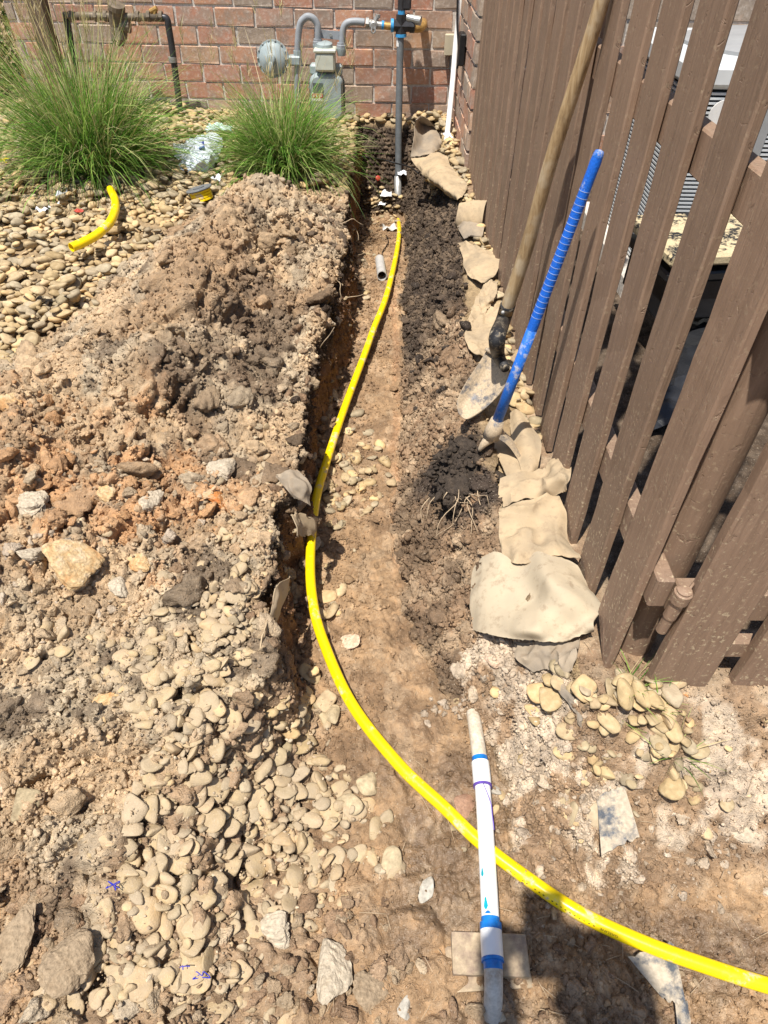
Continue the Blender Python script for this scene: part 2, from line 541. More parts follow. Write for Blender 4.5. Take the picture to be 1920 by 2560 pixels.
def ground_color(x, y, k):
    n1 = fbm(x * 3.1, y * 3.1, 4, 201); n2 = fbm(x * 9, y * 9, 4, 211); n3 = fbm(x * 28, y * 28, 3, 221)
    def mixc(a, b, f): return a * (1 - f[..., None]) + b * f[..., None]
    c3 = lambda *q: np.broadcast_to(np.array(q), (*x.shape, 3))
    dry = mixc(c3(.405, .30, .192), c3(.395, .325, .232), ss((n2 - .4) / .2))
    dry = mixc(dry, c3(.30, .205, .125), ss((n1 - .52) / .14) * .8)
    dry = mixc(dry, c3(.135, .10, .07), ss((n2 - .60) / .08) * .8)
    moist_px = [(600, 700), (680, 620), (520, 790), (450, 880), (560, 900), (430, 1010), (700, 740), (640, 830), (330, 1130), (470, 1090), (640, 960), (360, 1215)]
    H = hit([p[0] for p in moist_px], [p[1] for p in moist_px])
    moist = near((x, y), [(h[0], h[1]) for h in H], .17, .9) * ss((n2 * .5 + n3 * .5 - .40) / .13)
    dry = mixc(dry, c3(.165, .118, .08), moist * .85)
    clay_px = [(60, 1010), (60, 1120), (200, 1180), (330, 1180), (380, 1290), (290, 1300), (80, 1330), (30, 1250), (520, 1240), (460, 1170), (120, 1240), (330, 1400), (140, 1080), (330, 1030)]
    H = hit([p[0] for p in clay_px], [p[1] for p in clay_px])
    clay = near((x, y), [(h[0], h[1]) for h in H], .16, .9) * ss((n3 * .6 + n2 * .4 - .42) / .14)
    dry = mixc(dry, c3(.46, .27, .14), clay * .85)
    floor = mixc(c3(.31, .21, .125), c3(.235, .158, .096), ss((n2 - .42) / .2))
    floor = mixc(floor, c3(.40, .30, .20), ss((n3 - .55) / .12) * .5)
    streak = ss(1 - np.abs(x - (.055 + .05 * (n1 - .5))) / .025) * ss((y - 1.1) / .3) * ss((n3 - .3) / .2)
    floor = mixc(floor, c3(.36, .20, .11), streak * .4)
    bankc = mixc(c3(.245, .168, .108), c3(.315, .235, .158), ss((n3 - .45) / .15))
    bankc = mixc(bankc, c3(.13, .092, .062), ss((n2 - .52) / .1) * .8)
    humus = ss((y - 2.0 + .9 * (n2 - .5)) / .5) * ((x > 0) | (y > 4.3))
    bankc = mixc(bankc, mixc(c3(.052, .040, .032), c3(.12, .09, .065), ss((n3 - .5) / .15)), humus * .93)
    rc = hit([1150, 1200, 1100], [1180, 1230, 1190])
    bankc = mixc(bankc, c3(.055, .042, .034), near((x, y), [(h[0], h[1]) for h in rc], .11, .5) * ss((n3 - .3) / .15))
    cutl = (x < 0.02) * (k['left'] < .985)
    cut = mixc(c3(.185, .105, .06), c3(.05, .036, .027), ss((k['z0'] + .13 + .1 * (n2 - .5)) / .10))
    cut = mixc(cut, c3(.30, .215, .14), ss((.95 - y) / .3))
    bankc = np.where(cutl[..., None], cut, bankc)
    crust = (y < .95) * (x > .2) * (1.0 - k['floor'])
    cr = mixc(c3(.28, .195, .125), c3(.47, .39, .30), ss((n2 * .6 + n3 * .4 - .46) / .07))
    bankc = mixc(bankc, cr, crust.astype(float))
    c = mixc(c3(.30, .225, .135), dry, k['spoil'])
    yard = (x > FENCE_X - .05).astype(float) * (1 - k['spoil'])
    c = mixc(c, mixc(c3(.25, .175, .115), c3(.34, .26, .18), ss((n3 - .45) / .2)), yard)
    c = mixc(c, mixc(c3(.075, .055, .04), c3(.13, .10, .075), ss((n3 - .45) / .2)), yard * ss((y - .82) / .1) * ss((x - .5) / .05))  # shade behind the fence painted into the yard soil colour
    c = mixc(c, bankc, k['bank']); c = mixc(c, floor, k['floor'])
    c = c * (.86 + .30 * k['r2'])[..., None]
    wet = (ss((.86 - y) / .25) * k['floor'] * ss((x + .12) / .2) * ss((n2 - .34) / .15))
    c = c * (1 - .22 * wet)[..., None]
    return c, wet


def build_ground():
    rows = [.19]
    while rows[-1] < 5.12: rows.append(rows[-1] + .0031 + .00155 * rows[-1])
    rows = np.array([-60, -25, -10, -5, -3, -2, -1.2, -.7, -.4, -.2, -.05, .08, .15] + rows + [5.3, 5.7, 6.5, 8, 12, 20, 35, 60])
    half = np.clip(.80 + .44 * np.clip(rows, -.5, 6), .7, 3.3)
    xl, wl, xr, xt = edges(np.clip(rows, 0, 5))
    cols = []
    def span(a, b, n, last=False): cols.append(a[:, None] + (b - a)[:, None] * np.linspace(0, 1, n, endpoint=last)[None, :])
    one = np.ones(len(rows))
    for k in (60, 30, 14, 7, 4, 2.4, 1.6, 1.25): cols.append((-k * half)[:, None])
    span(-1.05 * half, xl - .012, 250); span(xl - .012, xl + wl + .012, 62); span(xl + wl + .012, xr - .005, 95)
    span(xr - .005, xt + .02, 95); span(xt + .02, np.maximum(1.0 * half, xt + .3), 75, True)
    for k in (1.2, 1.5, 2, 3.2, 6, 14, 30, 60): cols.append((k * np.maximum(half, xt + .31))[:, None])
    X = np.concatenate(cols, 1); Y = np.repeat(rows[:, None], X.shape[1], 1)
    Z, d, k = ground_full(X, Y, True, True)
    outer = (Y < .1) | (Y > 5.15) | (np.abs(X) > 1.06 * half[:, None])
    G = np.stack([X, Y, Z], -1)
    N = np.cross(np.gradient(G, axis=1), np.gradient(G, axis=0)); N /= np.linalg.norm(N, axis=2)[..., None] + 1e-12
    wallness = 1 - ss((N[..., 2] - .25) / .4)
    zq = Z * 1.0
    f1, r = worley(Y / .05 + 3, zq / .045, 401); f2, _ = worley(Y / .021, zq / .02, 403)
    dw = .028 * (fbm(Y * 9, zq * 9, 3, 405) - .5) + .014 * np.clip(1 - f1 * f1 * 1.5, 0, 1) * r + .006 * np.clip(1 - f2 * f2 * 1.5, 0, 1)
    d = d * (1 - wallness) + dw * wallness
    d = np.where(outer, 0, d)
    G = G + N * d[..., None]; X, Y, Z = G[..., 0], G[..., 1], G[..., 2]
    X = X - .012 * np.clip(-Z / .25, 0, 1) * ss((.06 - X) / .22) * ss((Y - .9) / .2) * (~outer)     # the left face is undercut
    V = np.stack([X, Y, Z], -1).reshape(-1, 3)
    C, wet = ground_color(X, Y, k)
    nr, nc = X.shape
    a = (np.arange(nr - 1)[:, None] * nc + np.arange(nc - 1)[None, :]).ravel()
    me = mesh_np('ground', V, np.stack([a, a + 1, a + nc + 1, a + nc], -1), True)
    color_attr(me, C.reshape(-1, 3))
    at = me.attributes.new('Wet', 'FLOAT', 'POINT'); at.data.foreach_set('value', wet.ravel().astype(np.float32))
    GROUND.update(V=V, C=C.reshape(-1, 3), **{q: w.ravel() for q, w in k.items()}, inner=(~outer).ravel(), steep=wallness.ravel())
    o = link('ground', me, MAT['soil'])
    tag(o, 'dug clay soil ground with narrow trench and spoil heap', 'ground', kind='structure')
    return o


MAT = {}
GROUND = {}
MAT['soil'] = m_soil()
MAT['stone'] = m_stone('river_stone', True)
MAT['stones'] = m_stone('river_stones', False)
MAT['stone_dusty'] = m_stone('dusty_river_stone', True, .7)
MAT['stones_dusty'] = m_stone('dusty_river_stones', False, .7)
MAT['clod'] = m_soil('clod', 1.2)
build_ground()

# ---------------------------------------------------------------- stones, clods and crumbs
def ico(n):
    t = (1 + 5 ** .5) / 2
    V = [(-1, t, 0), (1, t, 0), (-1, -t, 0), (1, -t, 0), (0, -1, t), (0, 1, t), (0, -1, -t), (0, 1, -t), (t, 0, -1), (t, 0, 1), (-t, 0, -1), (-t, 0, 1)]
    Fc = [(0, 11, 5), (0, 5, 1), (0, 1, 7), (0, 7, 10), (0, 10, 11), (1, 5, 9), (5, 11, 4), (11, 10, 2), (10, 7, 6), (7, 1, 8), (3, 9, 4), (3, 4, 2), (3, 2, 6), (3, 6, 8), (3, 8, 9), (4, 9, 5), (2, 4, 11), (6, 2, 10), (8, 6, 7), (9, 8, 1)]
    V = [unit(v) for v in V]
    for _ in range(n):
        mid = {}; F2 = []
        def m(a, b):
            k = (min(a, b), max(a, b))
            if k not in mid: mid[k] = len(V); V.append(unit(V[a] + V[b]))
            return mid[k]
        for a, b, c in Fc:
            d, e, f = m(a, b), m(b, c), m(c, a); F2 += [(a, d, f), (b, e, d), (c, f, e), (d, e, f)]
        Fc = F2
    return np.array(V), np.array(Fc, np.int32)


ICO = [ico(k) for k in range(5)]


def pebble(n, seed, k=12.0, planes=8):
    """rounded convex stone of unit half-length"""
    r = np.random.default_rng(seed); V, Fc = ICO[n]
    p = r.normal(size=(planes, 3)); p /= np.linalg.norm(p, axis=1)[:, None]; d = r.uniform(.5, 1.0, planes)
    q = np.clip(V @ p.T / d, 0, None) ** k
    rad = (q.sum(1) + .12) ** (-1 / k)
    return V * (rad / rad.max())[:, None], Fc


def n3(V, f, s):
    return (fbm(V[:, 0] * f + V[:, 2] * f * .7, V[:, 1] * f - V[:, 2] * f * .6, 3, s) + fbm(V[:, 1] * f + 7, V[:, 2] * f + V[:, 0] * f * .3, 3, s + 5)) / 2 - .5


def lump(n, seed, rough=.5):
    """crumbly clod of unit half-length"""
    V, Fc = pebble(n, seed, 5, 9)
    f = 1 + rough * (1.1 * n3(V, 2.1, seed) + .8 * n3(V, 5.3, seed + 9) + .6 * n3(V, 12., seed + 19))
    return V * f[:, None], Fc


def rotm(yaw, tilt, taz):
    cy, sy = math.cos(yaw), math.sin(yaw); R = np.array([[cy, -sy, 0], [sy, cy, 0], [0, 0, 1]])
    a = np.array((math.cos(taz), math.sin(taz), 0)); c, s = math.cos(tilt), math.sin(tilt)
    K = np.array([[0, 0, a[1]], [0, 0, -a[0]], [-a[1], a[0], 0]])
    return (np.eye(3) + s * K + (1 - c) * K @ K) @ R


def settle(x, y, a, c, sink=.35, pct=65, climb=9.9):
    """set a stone of half-length a and half-height c down on whatever already lies there; returns its centre height"""
    i0 = int((y - a * .75 - RY0) / RES); i1 = int((y + a * .75 - RY0) / RES) + 2; j0 = int((x - a * .75 - RX0) / RES); j1 = int((x + a * .75 - RX0) / RES) + 2
    if i0 < 0 or j0 < 0 or i1 > HM.shape[0] or j1 > HM.shape[1]: return None
    w = HM[i0:i1, j0:j1]; base = np.percentile(w, pct)
    if base - np.median(HM0[i0:i1, j0:j1]) > climb: return None
    zc = base + c * (1 - 2 * sink) 
    yy = (np.arange(i0, i1) * RES + RY0 - y)[:, None]; xx = (np.arange(j0, j1) * RES + RX0 - x)[None, :]
    rr = 1 - (xx ** 2 + yy ** 2) / (a * .85) ** 2
    HM[i0:i1, j0:j1] = np.maximum(w, np.where(rr > 0, zc + c * np.sqrt(np.clip(rr, 0, 1)), -9))
    return zc


class Heap:
    """many small pieces gathered into one mesh"""
    def __init__(s): s.V, s.F, s.C, s.n = [], [], [], 0

    def add(s, proto, scale, R, loc, col):
        V, Fc = proto; W = (V * np.asarray(scale)) @ R.T + np.asarray(loc)
        s.V.append(W); s.F.append(Fc + s.n); s.n += len(V); s.C.append(np.tile(np.asarray(col), (len(V), 1)))

    def build(s, name, mat, label, cat, smooth=True):
        me = mesh_np(name, np.vstack(s.V), np.vstack(s.F), smooth); color_attr(me, np.vstack(s.C))
        return tag(link(name, me, mat), label, cat, kind='stuff')


PEB = {n: [pebble(n, 100 + k) for k in range(14)] for n in (1, 2)}
LUMP = {n: [lump(n, 300 + k, .85) for k in range(8)] for n in (1, 2, 3)}
CR0 = [lump(1, 400 + k, .9) for k in range(8)]
STONE_COL = np.array([(.44, .33, .18), (.50, .38, .21), (.46, .355, .21), (.38, .31, .195), (.56, .40, .21), (.40, .335, .23), (.48, .37, .225), (.34, .28, .19)])
SOIL_COL = np.array([(.43, .34, .235), (.40, .32, .225), (.36, .275, .18), (.44, .37, .275), (.30, .225, .15), (.24, .17, .11)])
PEB_ME, PEB_DUSTY = [], []
for k, (V, Fc) in enumerate([pebble(2, 100 + k) for k in range(14)]):
    me = mesh_np('river_stone', V, Fc, True); me.materials.append(MAT['stone']); PEB_ME.append(me)
    me = mesh_np('river_stone', V, Fc, True); me.materials.append(MAT['stone_dusty']); PEB_DUSTY.append(me)

stones = []     # every stone: x, y, z, half sizes, R, prototype, zone


def throw(pts, size, zone, sink=.3, pct=60, climb=9.9, tilt=.35):
    for x, y in pts:
        a = size * float(np.clip(np.random.default_rng(int(abs(x * 9e5) + abs(y * 7e5)) % 2 ** 31).lognormal(0, .36), .45, 1.65))
        b = a * random.uniform(.55, .95); c = a * random.uniform(.28, .55)
        z = settle(x, y, (a + b) / 2, c, sink, pct, climb)
        if z is None: continue
        stones.append((x, y, z, (a, b, c), rotm(random.uniform(0, 6.28), abs(random.gauss(0, tilt)), random.uniform(0, 6.28)), random.randrange(14), zone))


# the gravel bed behind and left of the heap
def bed_points(n):
    out = []
    while len(out) < n:
        x = rng.uniform(-2.75, .44, 4000); y = rng.uniform(1.5, 5.02, 4000)
        z, m, spoil, *_r = lay(x, y)
        ok = (spoil < .35) & (m < .03) & (x > -(.80 + .47 * y) - .1) & ((x < -.15) | (y > 4.75))
        ok &= rng.random(4000) < np.clip(.5 + .25 * y, 0, 1)
        out += [(a, b) for a, b in zip(x[ok], y[ok])]
    return out[:n]


throw(bed_points(7200), .0258, 'bed', .30, 55, .07, .30)
cornerp = [(rng.uniform(.28, .445), rng.uniform(4.0, 5.03)) for _ in range(260)]
throw(cornerp, .030, 'corner', .3, 55, .06)


def blob(u, v, ru, rv, n):
    U = rng.normal(u, ru, n); W = rng.normal(v, rv, n); P = hit(U, W)
    return [(p[0], p[1]) for p in P if -2.8 < p[0] < 1.6 and .1 < p[1] < 5]


near_blobs = [(640, 1330, 45, 60, 70, .030), (600, 1480, 60, 60, 80, .030), (545, 1620, 70, 60, 95, .031), (470, 1760, 75, 70, 110, .032), (560, 1860, 60, 60, 80, .032), (480, 1950, 80, 70, 110, .033),
              (600, 2060, 80, 70, 90, .033), (420, 2130, 80, 80, 90, .034), (380, 2300, 70, 90, 85, .034), (500, 2420, 90, 70, 70, .033), (700, 1900, 60, 60, 60, .032), (780, 2010, 60, 60, 60, .033), (800, 2120, 70, 70, 60, .033),
              (690, 2220, 80, 60, 60, .032), (250, 2450, 120, 60, 40, .034), (560, 1560, 40, 40, 30, .03), (680, 1160, 40, 50, 26, .030), (580, 1180, 80, 60, 26, .03), (360, 1560, 110, 70, 34, .03), (250, 1640, 120, 60, 22, .03)]
for i, (u, v, ru, rv, n, a) in enumerate(near_blobs):
    zone = 'bank_top' if v < 1500 and u > 400 else 'bank_left' if u <= 400 and v < 1700 else 'bank_mid' if v < 1880 and u < 650 else 'bank_foot' if u > 640 else 'bank_corner' if v > 2250 else 'bank_low'
    throw(blob(u, v, ru * 1.15, rv * 1.15, int(n * .95)), a * .56, zone, .46, 50, .022, .55)
floor_blobs = [(860, 1170, 45, 45, 34, .027), (900, 1230, 50, 40, 32, .027), (850, 1290, 35, 30, 16, .027), (815, 1500, 22, 50, 12, .027), (740, 1740, 40, 50, 30, .028), (700, 1830, 40, 40, 24, .03), (930, 640, 14, 10, 7, .028), (905, 745, 25, 8, 6, .028), (950, 520, 28, 22, 70, .026)]
for u, v, ru, rv, n, a in floor_blobs: throw(blob(u, v, ru, rv, n), a * .8, 'floor', .38, 60, .03, .25)
gate_blobs = [(1560, 1735, 45, 20, 26, .030), (1600, 1800, 55, 40, 34, .030), (1400, 1740, 60, 22, 26, .028), (1440, 1800, 50, 40, 26, .028), (1620, 1890, 60, 50, 26, .027), (1530, 1960, 70, 40, 22, .026), (1760, 1960, 90, 60, 10, .022), (1350, 2010, 60, 60, 12, .022)]
for u, v, ru, rv, n, a in gate_blobs: throw(blob(u, v, ru * 1.4, rv * 1.4, n), a * .70, 'gate', .42, 55, .025, .35)
fence_pts = [(rng.uniform(.405, .46), rng.uniform(1.25, 3.95)) for _ in range(210)]
throw(fence_pts, .024, 'fence', .3, 55, .06)

ZONES = {'bed': ('smooth tan river stone in the gravel bed left of the spoil heap', 'stones of the gravel bed'),
         'corner': ('small tan stone in the gravel at the foot of the white conduit', 'stones at the brick corner'),
         'bank_top': ('dusty tan river stone on the bank top along the left lip of the trench', 'stones along the trench lip'),
         'bank_left': ('dusty tan stone scattered on the spoil around the orange boulder', 'stones around the boulder'),
         'bank_mid': ('dusty tan river stone halfway down the near left bank below the boulder', 'stones on the middle of the left bank'),
         'bank_foot': ('tan river stone spilled at the foot of the left bank near the pipe', 'stones at the foot of the left bank'),
         'bank_corner': ('dusty stone at lower left around the big brown angular clod', 'stones in the lower left corner'),
         'bank_low': ('dusty tan river stone on the low slope left of the oval stones', 'stones on the low left slope'),
         'floor': ('tan pebble lying loose on the brown trench floor beside the yellow pipe', 'stones on the trench floor'),
         'gate': ('pale tan stone in the loose pile in front of the brown gate', 'stones before the gate'),
         'fence': ('small tan stone along the foot of the brown picket fence', 'stones along the fence')}


def proj_size(s):
    p = np.array(s[:3]) - np.array((0, 0, CAM_H)); c = CAMROT.T @ p
    u, v = 960 - F_PX * c[0] / c[2], 1280 + F_PX * c[1] / c[2]
    if not (-10 < u < 1930 and -10 < v < 2570) or c[2] > -.1: return 0
    return (s[3][0] + s[3][1]) / -c[2]


order = sorted(range(len(stones)), key=lambda i: -proj_size(stones[i]))
big = set(order[:290])
gravel = Heap(); dusty = Heap()
for i, (x, y, z, sc, R, k, zone) in enumerate(stones):
    if i in big:
        o = link('river_stone', (PEB_DUSTY if zone.startswith('bank') else PEB_ME)[k], None, None, (x, y, z))
        M4 = Matrix([[R[r][c] * sc[c] for c in range(3)] for r in range(3)]).to_4x4(); M4.translation = (x, y, z); o.matrix_world = M4
        tag(o, ZONES[zone][0], 'stone', ZONES[zone][1])
    else:
        (dusty if zone.startswith('bank') else gravel).add(PEB[2 if proj_size((x, y, z, sc)) > .03 else 1][k], sc, R, (x, y, z), STONE_COL[random.randrange(8)] * random.uniform(.72, 1.18))
dusty.build('dusty_gravel', MAT['stones_dusty'], 'dusty river stones mixed into the spoil of the near left bank', 'gravel')
gravel.build('gravel', MAT['stones'], 'tan river gravel covering the bed and strewn over the spoil', 'gravel')

# ---- soil lumps: the heap, the banks and the cut face
crumbs = Heap()


def crumble(P, size, cols=None, sink=.45, spread=.45):
    P = np.asarray(P); x_, y_ = P[:, 0], P[:, 1]
    if cols is None: loc = ground_color(x_, y_, ground_full(x_, y_, False)[1])[0] * 1.04
    for i, (x, y) in enumerate(P):
        a = size * float(np.clip(rng.lognormal(0, spread), .3, 2.6))
        z = gz(x, y) + a * (.5 - sink)
        pr = a / max(.3, math.sqrt(x * x + y * y + 1.2))
        proto = LUMP[1 if pr < .008 else 2 if pr < .014 else 3][random.randrange(8)]
        crumbs.add(proto, (a, a * random.uniform(.7, 1), a * random.uniform(.55, .9)), rotm(random.uniform(0, 6.28), random.uniform(0, .8), random.uniform(0, 6.28)), (x, y, z), (loc[i] if cols is None else cols[random.randrange(len(cols))]) * random.uniform(.82, 1.1))


CLAY = np.array([(.46, .28, .15), (.48, .34, .21), (.42, .25, .13), (.45, .36, .25)])
DARK = np.array([(.055, .042, .034), (.08, .06, .045), (.12, .09, .065), (.05, .04, .034)])
BROWN = np.array([(.27, .185, .12), (.31, .22, .145), (.23, .155, .10), (.36, .28, .19)])
PALE = np.array([(.47, .39, .30), (.44, .36, .27), (.50, .42, .33)])
def field(n, x0, x1, y0, y1, test):
    out = []
    while len(out) < n:
        x = rng.uniform(x0, x1, 6000); y = rng.uniform(y0, y1, 6000); ok = test(x, y)
        out += list(zip(x[ok], y[ok]))
    return out[:n]


on_spoil = lambda x, y: (lay(x, y)[2] > .5) & (lay(x, y)[1] < .25) & (x > -(.80 + .5 * y)) & (rng.random(len(x)) < np.clip(1.5 - .3 * y, .4, 1))
crumble(field(900, -1.6, -.15, .2, 3.6, on_spoil), .014)
crumble(field(240, -1.6, -.15, .2, 3.6, on_spoil), .026, None, .42)
crumble(field(80, -1.3, -.2, .7, 3.4, on_spoil), .042, None, .42, .25)
crumble(blob(120, 1130, 130, 90, 110), .012, CLAY); crumble(blob(330, 1270, 130, 60, 100), .012, CLAY); crumble(blob(500, 1240, 40, 40, 30), .014, CLAY)
crumble(blob(150, 1430, 160, 90, 110), .013, np.vstack([CLAY[3:], PALE]))
crumble(blob(780, 2400, 130, 90, 110), .014, BROWN); crumble(blob(400, 2480, 260, 60, 110), .014, SOIL_COL); crumble(blob(60, 2350, 60, 120, 60), .016, BROWN)
crumble([(float(edges(y)[0]) + rng.normal(.01, .03), y) for y in rng.uniform(.8, 3.6, 420)], .017, np.vstack([BROWN, SOIL_COL]), sink=.4)
crumble([(float(edges(y)[0] + edges(y)[1]) + abs(rng.normal(.01, .035)), y) for y in rng.uniform(.8, 4.4, 460)], .012, BROWN, sink=.3)
on_bank = lambda x, y: (lay(x, y)[1] > .03) & (lay(x, y)[1] < .93) & (x > .05)
crumble(field(420, .05, .46, 1.9, 4.7, on_bank), .015, DARK, sink=.4)
crumble(field(300, .05, .40, .85, 2.2, on_bank), .015, None, sink=.42); crumble(field(60, .06, .36, .9, 2.6, on_bank), .032, None, .42, .3)
on_floor = lambda x, y: (lay(x, y)[1] > .97)
crumble(field(260, -.3, .3, .3, 4.4, on_floor), .009, None, .35)
crumble(blob(820, 560, 40, 60, 90), .013, DARK[2:3]); crumble(blob(760, 620, 50, 60, 60), .013, BROWN)
crumble(blob(1420, 2000, 120, 110, 130), .009, PALE); crumble(blob(1640, 2180, 150, 70, 130), .008, PALE); crumble(blob(1160, 1760, 50, 22, 50), .010, PALE)
crumble(blob(1450, 2480, 200, 70, 90), .011, BROWN)
crumbs.build('soil_clods', MAT['clod'], 'loose broken clods of dry tan and dark soil over heap and banks', 'soil', False)

# fine crumbs: one mass of tiny lumps lying on the ground surface
protos = bpy.data.collections.new('crumb_shapes')
for k in range(8):
    o = bpy.data.objects.new('crumb', mesh_np('crumb', *lump(1, 400 + k, .95))); o.data.materials.append(m_soil('crumb_soil', .8, True) if k == 0 else bpy.data.materials['crumb_soil']); protos.objects.link(o)


def crumb_tree():
    g = bpy.data.node_groups.new('strew', 'GeometryNodeTree')
    g.interface.new_socket('Geometry', in_out='INPUT', socket_type='NodeSocketGeometry'); g.interface.new_socket('Geometry', in_out='OUTPUT', socket_type='NodeSocketGeometry')
    N = g.nodes; i = N.new('NodeGroupInput'); o = N.new('NodeGroupOutput'); mp = N.new('GeometryNodeMeshToPoints'); ip = N.new('GeometryNodeInstanceOnPoints'); ci = N.new('GeometryNodeCollectionInfo')
    ci.inputs['Collection'].default_value = protos; ci.inputs['Separate Children'].default_value = True; ci.inputs['Reset Children'].default_value = True
    def at(nm, ty):
        a = N.new('GeometryNodeInputNamedAttribute'); a.data_type = ty; a.inputs[0].default_value = nm; return a.outputs[0]
    g.links.new(i.outputs[0], mp.inputs[0]); g.links.new(mp.outputs[0], ip.inputs['Points']); g.links.new(ci.outputs[0], ip.inputs['Instance'])
    ip.inputs['Pick Instance'].default_value = True
    g.links.new(at('pick', 'INT'), ip.inputs['Instance Index']); g.links.new(at('turn', 'FLOAT_VECTOR'), ip.inputs['Rotation']); g.links.new(at('size', 'FLOAT_VECTOR'), ip.inputs['Scale'])
    g.links.new(ip.outputs[0], o.inputs[0])
    return g


def strew(n, weight, size, spread=.5):
    w = weight * GROUND['inner']; w = w / w.sum()
    idx = rng.choice(len(w), n, p=w); P = GROUND['V'][idx] + rng.normal(0, .002, (n, 3))
    d = np.linalg.norm(P - np.array((0, 0, CAM_H)), axis=1)
    S = size * (.55 + .32 * d) * np.clip(rng.lognormal(0, spread, n), .3, 3)
    return P, S, GROUND['C'][idx] * rng.uniform(.8, 1.18, (n, 1))


GV = GROUND['V']; flatness = 1 - .8 * GROUND['steep']
sets = [strew(52000, GROUND['spoil'] * (1 - GROUND['floor']) * (GROUND['m'] < .6), .0040), strew(28000, ((GV[:, 0] > .03) | (GV[:, 1] > 4.3)) * (GROUND['bank'] > .5) * (GV[:, 1] > .8) * (GV[:, 0] < .47) * (GV[:, 0] > -.4), .0042),
        strew(15000, GROUND['floor'] * (.25 + (GV[:, 0] < -.02) + 1.5 * (np.abs(GROUND['r1'] - .5) < .12)), .0026), strew(17000, (GV[:, 0] > .2) * (GV[:, 1] < .8) * (1 - .8 * GROUND['floor']) * (GV[:, 0] < 1.0), .0028), strew(5000, (GROUND['steep'] > .5).astype(float), .004)]
top = (HM - HM0 > .004) & (GX > -1.4) & (GX < .2) & (GY < 1.9); ti = np.flatnonzero(top.ravel()); ti = rng.choice(ti, 3500)
tp = np.stack([GX.ravel()[ti], GY.ravel()[ti], HM.ravel()[ti] - .006], -1) + rng.normal(0, .003, (3500, 3)) * (1, 1, .3)
sets.append((tp, .0030 * np.clip(rng.lognormal(0, .55, 3500), .3, 3.5), SOIL_COL[rng.integers(0, 4, 3500)] * rng.uniform(.9, 1.2, (3500, 1))))
P = np.vstack([q[0] for q in sets]); S = np.concatenate([q[1] for q in sets]); C = np.vstack([q[2] for q in sets]); n = len(P)
me = bpy.data.meshes.new('soil_crumbs'); me.vertices.add(n); me.vertices.foreach_set('co', P.astype(np.float32).ravel())
color_attr(me, C)
me.attributes.new('size', 'FLOAT_VECTOR', 'POINT').data.foreach_set('vector', (S[:, None] * rng.uniform(.6, 1.1, (n, 3))).astype(np.float32).ravel())
me.attributes.new('turn', 'FLOAT_VECTOR', 'POINT').data.foreach_set('vector', rng.uniform(0, 6.28, (n, 3)).astype(np.float32).ravel())
me.attributes.new('pick', 'INT', 'POINT').data.foreach_set('value', rng.integers(0, 8, n).astype(np.int32))
me.update()
o = link('soil_crumbs', me, None); md = o.modifiers.new('strew', 'NODES'); md.node_group = crumb_tree()
tag(o, 'fine dry soil crumbs strewn over the heap, banks and trench floor', 'soil', kind='stuff')

# ---------------------------------------------------------------- brick house
def m_brick():
    t = NT('brick'); o = t.coord('Object'); r = t.rand()
    c = t.ramp(r, [(0, (.42, .20, .14)), (.22, (.50, .28, .18)), (.42, (.46, .235, .165)), (.58, (.36, .29, .225)), (.72, (.55, .34, .215)), (.86, (.42, .345, .27)), (1, (.30, .225, .175))])
    off = t.n.new('ShaderNodeVectorMath'); off.operation = 'ADD'; t.l.new(o, off.inputs[0])
    cx = t.n.new('ShaderNodeCombineXYZ'); t.l.new(t.math('MULTIPLY', r, 37.), cx.inputs[0]); t.l.new(t.math('MULTIPLY', r, 91.), cx.inputs[2]); t.l.new(cx.outputs[0], off.inputs[1])
    p = off.outputs[0]
    n = t.noise(p, 9, 5, .6); n2 = t.noise(p, 45, 5, .7); n3 = t.noise(p, 160, 3)
    c = t.mix(t.lin(n, .48, .62, 0, .75), c, (.33, .265, .215)); c = t.mix(t.lin(n, .30, .42, .6, 0), c, (.56, .33, .20))
    c = t.mix(t.math('MULTIPLY', t.lin(n2, .50, .68), .65), c, (.64, .56, .48))
    c = t.mix(t.math('MULTIPLY', t.lin(n3, .62, .72), .45), c, (.06, .05, .045))
    b = t.bump(n2, .5, .004); b = t.bump(n3, .4, .002, b)
    return t.done(c, .9, b, spec=.15)


MAT['brick'] = m_brick()
MAT['mortar'] = m_plain('mortar', (.58, .54, .49), .95, 70, .22, .6, .004, .1, coord='Position')
house = thing('brick_house', 'mottled red brick house wall with grey mortar behind the gas meter', 'house', (-.9, WALL_Y, 0))
PITCH, COURSE, JOINT = .2445, .0995, .0125
BR = []
for k in range(6):
    V, Fc = box((0, 0, 0), (PITCH - JOINT, .09, COURSE - JOINT), None, .004)
    V = V + .0022 * rng.normal(size=V.shape); BR.append(mesh_np('brick', V, Fc, False)); BR[-1].materials.append(MAT['brick'])
BH = []
V, Fc = box((0, 0, 0), (PITCH / 2 - JOINT, .09, COURSE - JOINT), None, .004); BH.append(mesh_np('brick', V + .002 * rng.normal(size=V.shape), Fc)); BH[0].materials.append(MAT['brick'])


def brick(me, c, rot=0.0):
    o = link('brick', me, None, house); o.location = tuple(np.asarray(c) - origin(house)); o.rotation_euler = (random.gauss(0, .006), random.gauss(0, .006), rot + random.gauss(0, .004))
    return o


